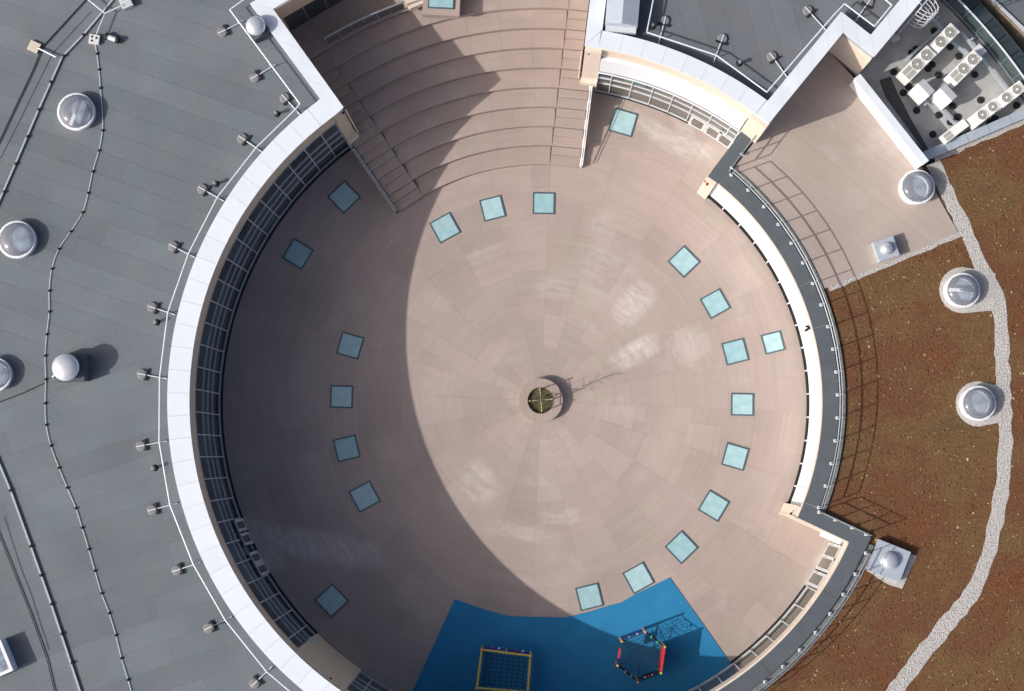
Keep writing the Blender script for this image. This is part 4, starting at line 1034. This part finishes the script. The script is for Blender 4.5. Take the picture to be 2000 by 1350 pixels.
for (i, j, t, z, mt) in ((1, 2, .33, 1.4, 'play_green'), (1, 2, .66, 1.35, 'play_green'), (3, 4, .35, 1.2, 'play_white'), (3, 4, .5, 1.1, 'play_red'), (3, 4, .65, 1.0, 'play_white'), (4, 5, .3, 1.1, 'play_white'), (4, 5, .6, 1.3, 'play_white'), (0, 1, .35, 1.1, 'play_white'), (0, 1, .7, 1.2, 'play_white')):
    p = line_pt(HX[i], HX[j], t); MB().lathe([(.02, -.05), (.06, -.02), (.06, .02), (.02, .05)], (p.x, p.y, z), 12).build('climbing_hold', mt, hx)

# ------------------------------------------------------------------ dome skylights
def dome(px, py, r, zb, label, curb=.38, bar=None):
    c = at(px, py, zb + curb); t = thing('dome_skylight', label, 'skylight', (c.x, c.y, zb), 0, 'round dome skylights')
    MB().lathe([(r + .02, 0), (r + .02, curb - .06), (r + .05, curb - .05), (r + .05, curb), (r - .05, curb + .02), (r - .07, curb - .03)], n=48, cap1=False).build('curb', 'skylight_rim', t)
    MB().lathe([(r - .065, curb - .03), (r - .20, .03)], n=40, cap0=False, cap1=False).build('light_shaft', 'skylight_rim', t, True)
    MB().lathe([(r - .195, .03), (r - .195, .045)], n=40).build('shaft_glass', 'dome_inner', t)
    prof = [((r - .04) * cos(k * pi / 24), curb + (r * .42) * sin(k * pi / 24)) for k in range(12)] + [(.02, curb + r * .42)]
    MB().lathe(prof, n=48, cap0=False).build('dome', 'dome_plastic', t, True)
    for k in range(12):
        a = k * 30 + 10; q = pol(r - .02, a, curb + .012); MB().lathe([(.018, 0), (.018, .012), (.006, .018)], q, 8).build('bolt', 'steel', t)
    if bar is not None:
        MB().box((0, 0, curb + .0), (.16, 2 * r - .26, .05), R(bar)).build('cross_bar', 'skylight_rim', t)
        MB().box((0, 0, curb + .03), (.1, .3, .07), R(bar)).build('opener', 'galv', t)
dome(148, 218, .80, ZROOF, 'domed round skylight with a cross bar, uppermost on the left roof', bar=-20)
dome(32, 468, .80, ZROOF, 'clear domed round skylight cut by the left edge, below the cross bar one')
dome(-12, 732, .72, ZROOF, 'round skylight almost hidden by the left edge beside the silver fan')
dome(1792, 365, .76, ZTER, 'domed round skylight at the right corner of the terrace deck', curb=.5)
dome(1880, 567, .76, ZGR, 'domed round skylight with cross bar in the upper gravel ring', bar=88, curb=.42)
dome(1911, 788, .76, ZGR, 'domed round skylight in the lower gravel ring on the planted roof', curb=.42)
# square skylight at lower left
c = at(-14, 1292, ZROOF + .5); t = thing('square_skylight', 'white framed square skylight at the lower left edge', 'skylight', (c.x, c.y, ZROOF), R(24))
MB().box((0, 0, .3), (1.45, 1.45, .6)).build('curb', 'skylight_rim', t); MB().box((0, 0, .62), (1.2, 1.2, .05)).build('glass_pane', 'dome_inner', t)
f = MB(); 
for s in (-1, 1): f.box((s * .66, 0, .63), (.14, 1.46, .06)); f.box((0, s * .66, .63), (1.18, .14, .058))
f.build('frame', 'skylight_rim', t)

# ------------------------------------------------------------------ extract fans
def fan(px, py, r, zb, label, rz, hbox=.5, s=.8, ztop=.95, plate=None, bmat='galv', dx=0.0):
    c = at(px, py, zb + hbox + .2); t = thing('extract_fan', label, 'extract fan', (c.x, c.y, zb), rz)
    MB().box((dx, 0, hbox / 2), (s, s, hbox)).build('base', bmat, t)
    if plate: MB().box((0, 0, hbox + .015), (plate, plate * .94, .03)).build('cover_plate', 'metal_sheet', t)
    MB().lathe([(r * .8, hbox + .02), (r * .8, ztop - .3), (r, ztop - .28), (r * 1.02, ztop - .22), (r * .97, ztop - .18), (r * .8, ztop - .08), (r * .5, ztop - .02), (r * .12, ztop), (.02, ztop)], n=40).build('cap', 'silver', t, True)
    return t
t = fan(130, 718, .60, ZROOF, 'large silver fan cap with long shadow on the left roof', R(2), .72, 1.2, 1.3, bmat='parapet_grey', dx=.12)
MB().tube([(-.55, -.2, .5), (-.8, -.35, .35), (-.85, -.38, .02)], .04, 8).build('cable_conduit', 'white_metal', t)
fan(500, 52, .44, ZROOF, 'silver fan cap on a dark box beside the white coping corner', R(36), .5, .85, 1.05, bmat='parapet_grey')
fan(1733, 485, .28, ZTER, 'small silver fan on square metal base at the terrace edge', R(18), .45, .95, .78, plate=.98)
fan(1738, 1096, .40, ZGR, 'silver fan on broad metal plate beside the stepped parapet corner', R(-22), .36, 1.5, .72, plate=1.58)
# ------------------------------------------------------------------ roof unit on the upper right roof
c = at(1218, 0, ZROOF + 1.0); t = thing('ventilation_unit', 'white gable topped ventilation unit on the upper right roof', 'ventilation unit', (c.x, c.y, ZROOF), R(-5))
L_, W_ = 1.45, 2.2
MB().add([(-L_ / 2, -W_ / 2, .25), (L_ / 2, -W_ / 2, .25), (L_ / 2, W_ / 2, .25), (-L_ / 2, W_ / 2, .25), (-L_ / 2, -W_ / 2, .9), (L_ / 2, -W_ / 2, .9), (L_ / 2, W_ / 2, .9), (-L_ / 2, W_ / 2, .9), (.0, -W_ / 2, 1.12), (.0, W_ / 2, 1.12)],
         [(3, 2, 1, 0), (0, 1, 5, 8, 4), (2, 3, 7, 9, 6), (1, 2, 6, 5), (3, 0, 4, 7), (4, 8, 9, 7), (8, 5, 6, 9)]).build('casing', 'metal_sheet', t)
for sx in (-.5, .5):
    for sy in (-.9, .9): MB().box((sx, sy, .12), (.1, .1, .25)).build('foot', 'black_rubber', t)
MB().box((0, -W_ / 2 - .12, .4), (L_ * .95, .24, .3)).build('service_box', 'frame_grey', t)

# ------------------------------------------------------------------ free standing guard rails with counterweights
def guard(label, rail, posts, zr):
    t = thing('guard_rail', label, 'guard rail')
    zt_ = zr + .52
    pr = [at(*p, zt_) for p in rail]
    for a, b in zip(pr, pr[1:]): MB().tube([a, b], .035, 8).build('rail', 'white_metal', t)
    for (wx, wy, rx, ry) in posts:
        w = at(wx, wy, zr + .1); w.z = 0; top = at(rx, ry, zt_); g = Vector((top.x, top.y, 0)); d = (g - w).normalized()
        tail = g + d * .22
        w2 = w + d * .2
        MB().tube([Vector((w2.x, w2.y, zr + .10)), Vector((tail.x, tail.y, zr + .06))], .024, 8).build('foot_tube', 'white_metal', t)
        MB().tube([Vector((g.x, g.y, zr + .06)), top], .024, 8).build('post', 'white_metal', t)
        a = math.atan2(d.y, d.x)
        o = MB().lathe([(.235, 0), (.245, .06), (.2, .1), (.05, .11)], n=10).build('counterweight', 'pad_grey', t, loc=(w.x, w.y, zr + .008), rz=a)
        MB().box((.2, 0, .07), (.09, .52, .09)).build('grip_bar', 'black_rubber', o); MB().box((0, .0, .125), (.36, .06, .03)).build('clamp', 'frame_grey', o)
guard('white guard rail on weighted feet around the left roof edge',
      [(520, -32), (449, 19), (586, 203), (578, 213), (501, 288), (425, 385), (368, 496), (328, 610), (312, 737), (311, 863), (332, 986), (378, 1103), (440, 1211), (521, 1312), (580, 1362), (660, 1420)],
      [(434, 62, 463, 40), (497, 151, 527, 126), (556, 191, 577, 213), (473, 270, 501, 288), (395, 369, 425, 385), (338, 481, 368, 496), (297, 600, 328, 610), (277, 731, 312, 737), (275, 871, 311, 863), (297, 996, 332, 986), (345, 1114, 378, 1103), (407, 1227, 440, 1211), (497, 1335, 521, 1312)], ZROOF)
guard('white guard rail on weighted feet around the upper right roof',
      [(1290, -60), (1276, 0), (1263.5, 63), (1399.5, 108), (1498, 180), (1630, 28), (1650, 7.5), (1708, 51.6), (1742, 10), (1712, -15)],
      [(1298, 40, 1290, 72), (1411, 75, 1399.5, 108), (1508, 110, 1535, 138), (1578, 20, 1612, 48), (1697, 3, 1679, 30)], ZROOF)
# ------------------------------------------------------------------ small vent pipes
VP = [((540, 221), 'short black vent pipe below the inner corner of the left guard rail'), ((421, 358), 'short dark vent pipe by the white coping, upper left'), ((305, 629), 'short dark vent pipe by the left guard rail at mid height'),
      ((301, 914), 'short dark vent pipe lower on the left roof with ring stain'), ((416, 1222), 'short dark vent pipe near the lower left coping'), ((1275, 50), 'short black vent pipe beside the white ventilation unit'), ((1445, 122), 'short black vent pipe behind the arched coping of the upper right wing')]
for (p, lab_) in VP:
    c = at(*p, ZROOF + .2); t = thing('vent_pipe', lab_, 'vent pipe', (c.x, c.y, ZROOF), 0, 'small vent pipes on the felt roofs')
    MB().lathe([(.16, .004), (.08, .05), (.06, .06), (.06, .34)], n=14).build('pipe', 'black_rubber', t, True)
    MB().lathe([(.09, .34), (.10, .37), (.06, .42), (.01, .43)], n=14).build('cap', 'pad_grey', t, True)
# ------------------------------------------------------------------ lightning conductor
lc = thing('conductor_wire', 'thin grey wire on small black holders snaking down the left roof', 'wire')
LC = [(185, 82), (189, 105), (193, 136), (196, 172), (200, 215), (200, 255), (193, 294), (181, 335), (172, 377), (161, 415), (138, 452), (115, 486), (101, 525), (96, 568), (96, 609), (91, 653), (88, 695), (89, 741), (88, 788), (90, 830), (99, 871), (115, 914), (131, 953), (148, 993), (160, 1031), (173, 1073), (185, 1115), (198, 1159), (213, 1198), (226, 1241), (237, 1286), (250, 1328), (262, 1372)]
lp_ = [at(*p, ZROOF + .05) for p in LC]
def smooth(pts, k=4):
    out = []
    for i in range(len(pts) - 1):
        p0, p1, p2, p3 = pts[max(i - 1, 0)], pts[i], pts[i + 1], pts[min(i + 2, len(pts) - 1)]
        for j in range(k):
            t = j / k; out.append(.5 * ((2 * p1) + (p2 - p0) * t + (2 * p0 - 5 * p1 + 4 * p2 - p3) * t * t + (3 * p1 - p0 - 3 * p2 + p3) * t ** 3))
    return out + [pts[-1]]
MB().tube(smooth(lp_), .016, 6).build('wire', 'cable_light', lc)
hm = MB().lathe([(.06, 0), (.06, .05), (.04, .09), (.02, .11)], n=10).mesh('holder', 'black_rubber')
for i, p in enumerate(lp_):
    if i not in (0, 4): obj('holder', hm, lc, (p.x, p.y, ZROOF + .01))
# ------------------------------------------------------------------ cable trays and pipes
def tray(name, label, pts, w, mt, zc, clamps=(), cat='cable tray', r=None):
    t = thing(name, label, cat); q = [at(*p, zc) for p in pts]
    for a, b in zip(q, q[1:]):
        d = b - a; c = (a + b) / 2
        if r: MB().tube([a, b], r, 8).build('pipe', mt, t)
        else: MB().box(c, (d.length + .02, w, .07), math.atan2(d.y, d.x)).build('duct', mt, t)
    for p in clamps:
        c = at(*p, zc); MB().lathe([(.07, -.07), (.07, .04), (.05, .07)], c, 10).build('clamp', 'black_rubber', t)
tray('cable_tray', 'pale duct with black clamps running down the upper left roof', [(228, -10), (200, 24), (163, 68), (121, 112), (75, 215), (30, 320), (-10, 412)], .075, 'duct_grey', ZROOF + .07, [(163, 68), (125, 109), (99, 160), (76, 214), (54, 267), (31, 320), (8, 375)])
tray('cable_tray', 'pale duct with black clamps crossing the lower left corner', [(-8, 890), (22, 962), (60, 1067), (100, 1180), (158, 1355)], .085, 'duct_grey', ZROOF + .07, [(20, 958), (60, 1067), (80, 1124), (101, 1180), (121, 1238), (141, 1295)])
tray('pipe_run', 'black pipe bending twice across the upper left corner', [(172, -5), (83, 92), (62, 142), (-8, 290)], .06, 'black_rubber', ZROOF + .06, cat='pipe', r=.026)
tray('pipe_run', 'black pipe crossing the lower left corner', [(-8, 1030), (60, 1200), (92, 1290), (108, 1358)], .06, 'black_rubber', ZROOF + .06, cat='pipe', r=.022)
tray('cable_run', 'thin dark cables beside the upper left duct', [(178, 22), (102, 105), (60, 190), (40, 232), (0, 310)], .03, 'black_rubber', ZROOF + .03, cat='cable', r=.008)
tray('cable_run', 'thin dark cables beside the lower left duct', [(8, 1010), (40, 1110), (60, 1160), (95, 1270)], .03, 'black_rubber', ZROOF + .03, cat='cable', r=.008)
tray('cable_run', 'dark joint cable running left from the silver fan', [(-5, 787), (45, 768), (92, 746)], .03, 'black_rubber', ZROOF + .03, cat='cable', r=.022)
tray('mast_brace', 'pale tubes forming a fork above the white concrete block', [(168, -4), (205, 26), (185, 76)], .05, 'cable_light', ZROOF + .35, cat='brace', r=.03)
tray('mast_brace', 'pale tube linking the fork to the top box', [(205, 26), (240, 10)], .05, 'cable_light', ZROOF + .35, cat='brace', r=.03)
c = at(66, 91, ZROOF + .15); t = thing('paving_slab', 'beige concrete slab with a tube arm at upper left', 'slab', (c.x, c.y, ZROOF), R(-25))
MB().box((0, 0, .08), (.5, .46, .12)).build('slab', 'slab_beige', t); MB().tube([(.2, .02, .15), (1.15, -.02, .2)], .035, 8).build('arm', 'white_metal', t)
c = at(184, 77, ZROOF + .15); t = thing('concrete_foot', 'white concrete block with dark sockets at the top of the wire', 'block', (c.x, c.y, ZROOF), R(-8))
MB().box((0, 0, .1), (.46, .42, .18)).build('block', 'concrete_white', t)
for x, y in ((-.1, .1), (.1, .06), (-.08, -.08)): MB().box((x, y, .195), (.09, .09, .02)).build('socket', 'black_rubber', t)
c = at(219, 75, ZROOF + .15); t = thing('cable_reel', 'small white drum with black ends right of the white concrete block', 'drum', (c.x, c.y, ZROOF), R(-20))
MB().tube([(-.2, 0, .16), (.2, 0, .16)], .12, 14).build('drum', 'box_white', t)
for s in (-1, 1): MB().tube([(s * .2, 0, .16), (s * .32, 0, .16)], .16, 14).build('end', 'black_rubber', t)
c = at(245, 3, ZROOF + .25); t = thing('junction_box', 'pale louvred box at the top edge of the left roof', 'box', (c.x, c.y, ZROOF), R(25))
MB().box((0, 0, .16), (.5, .6, .3)).build('casing', 'box_white', t)
for k in range(4): MB().box((0, -.2 + k * .13, .32), (.42, .05, .02)).build('louvre', 'galv', t)
# ------------------------------------------------------------------ small fittings on the walls
def on_wall(px, py, rw):
    lo, hi = -1.0, 12.0
    for _ in range(40):
        m_ = (lo + hi) / 2; c = at(px, py, m_)
        if math.hypot(c.x, c.y) > rw: lo = m_
        else: hi = m_
    return at(px, py, min(lo, 6.55 if rw > 14 else 3.45))
def fitting(px, py, rw, label, mt='black_rubber'):
    c = on_wall(px, py, rw); a = math.atan2(c.y, c.x)
    t = thing('wall_camera', label, 'camera', tuple(c), a + pi, 'small dark fittings on the walls')
    MB().box((0, 0, 0), (.10, .12, .16)).build('bracket', mt, t); MB().tube([(.02, .02, .02), (.22, .08, -.02)], .06, 10).build('body', mt, t); MB().box((.06, -.1, .04), (.16, .09, .12)).build('lamp', mt, t)
for p, z, l_ in (((405, 546), 15.58, 'small black camera under the left coping, upper one'), ((392, 981), 15.58, 'small black camera under the left coping, lower one'), ((664, 216), 15.55, 'small black camera at the pier left of the stair'),
                 ((1148, 97), 15.55, 'small black camera at the pier right of the stair'), ((1580, 641), 12.9, 'small black camera on the curved white right wall'), ((1553, 1004), 12.72, 'small black camera on the lower end pier at the right'), ((643, 1334), 15.5, 'small black camera on the blind bay at the bottom left')):
    fitting(*p, z, l_)
fitting(1383, 353, 12.75, 'small dark red fitting on the upper end pier at the right', 'red_strip')
c = on_wall(609, 1250, 15.45); t = thing('floodlight', 'white floodlight at the corner of the blind bay', 'floodlight', tuple(c), R(60))
MB().lathe([(.06, -.1), (.09, .0), (.17, .16), (.15, .17)], n=16).build('lamp_head', 'white_metal', t); MB().tube([(0, 0, -.08), (-.22, -.2, -.1)], .03, 8).build('arm', 'white_metal', t)
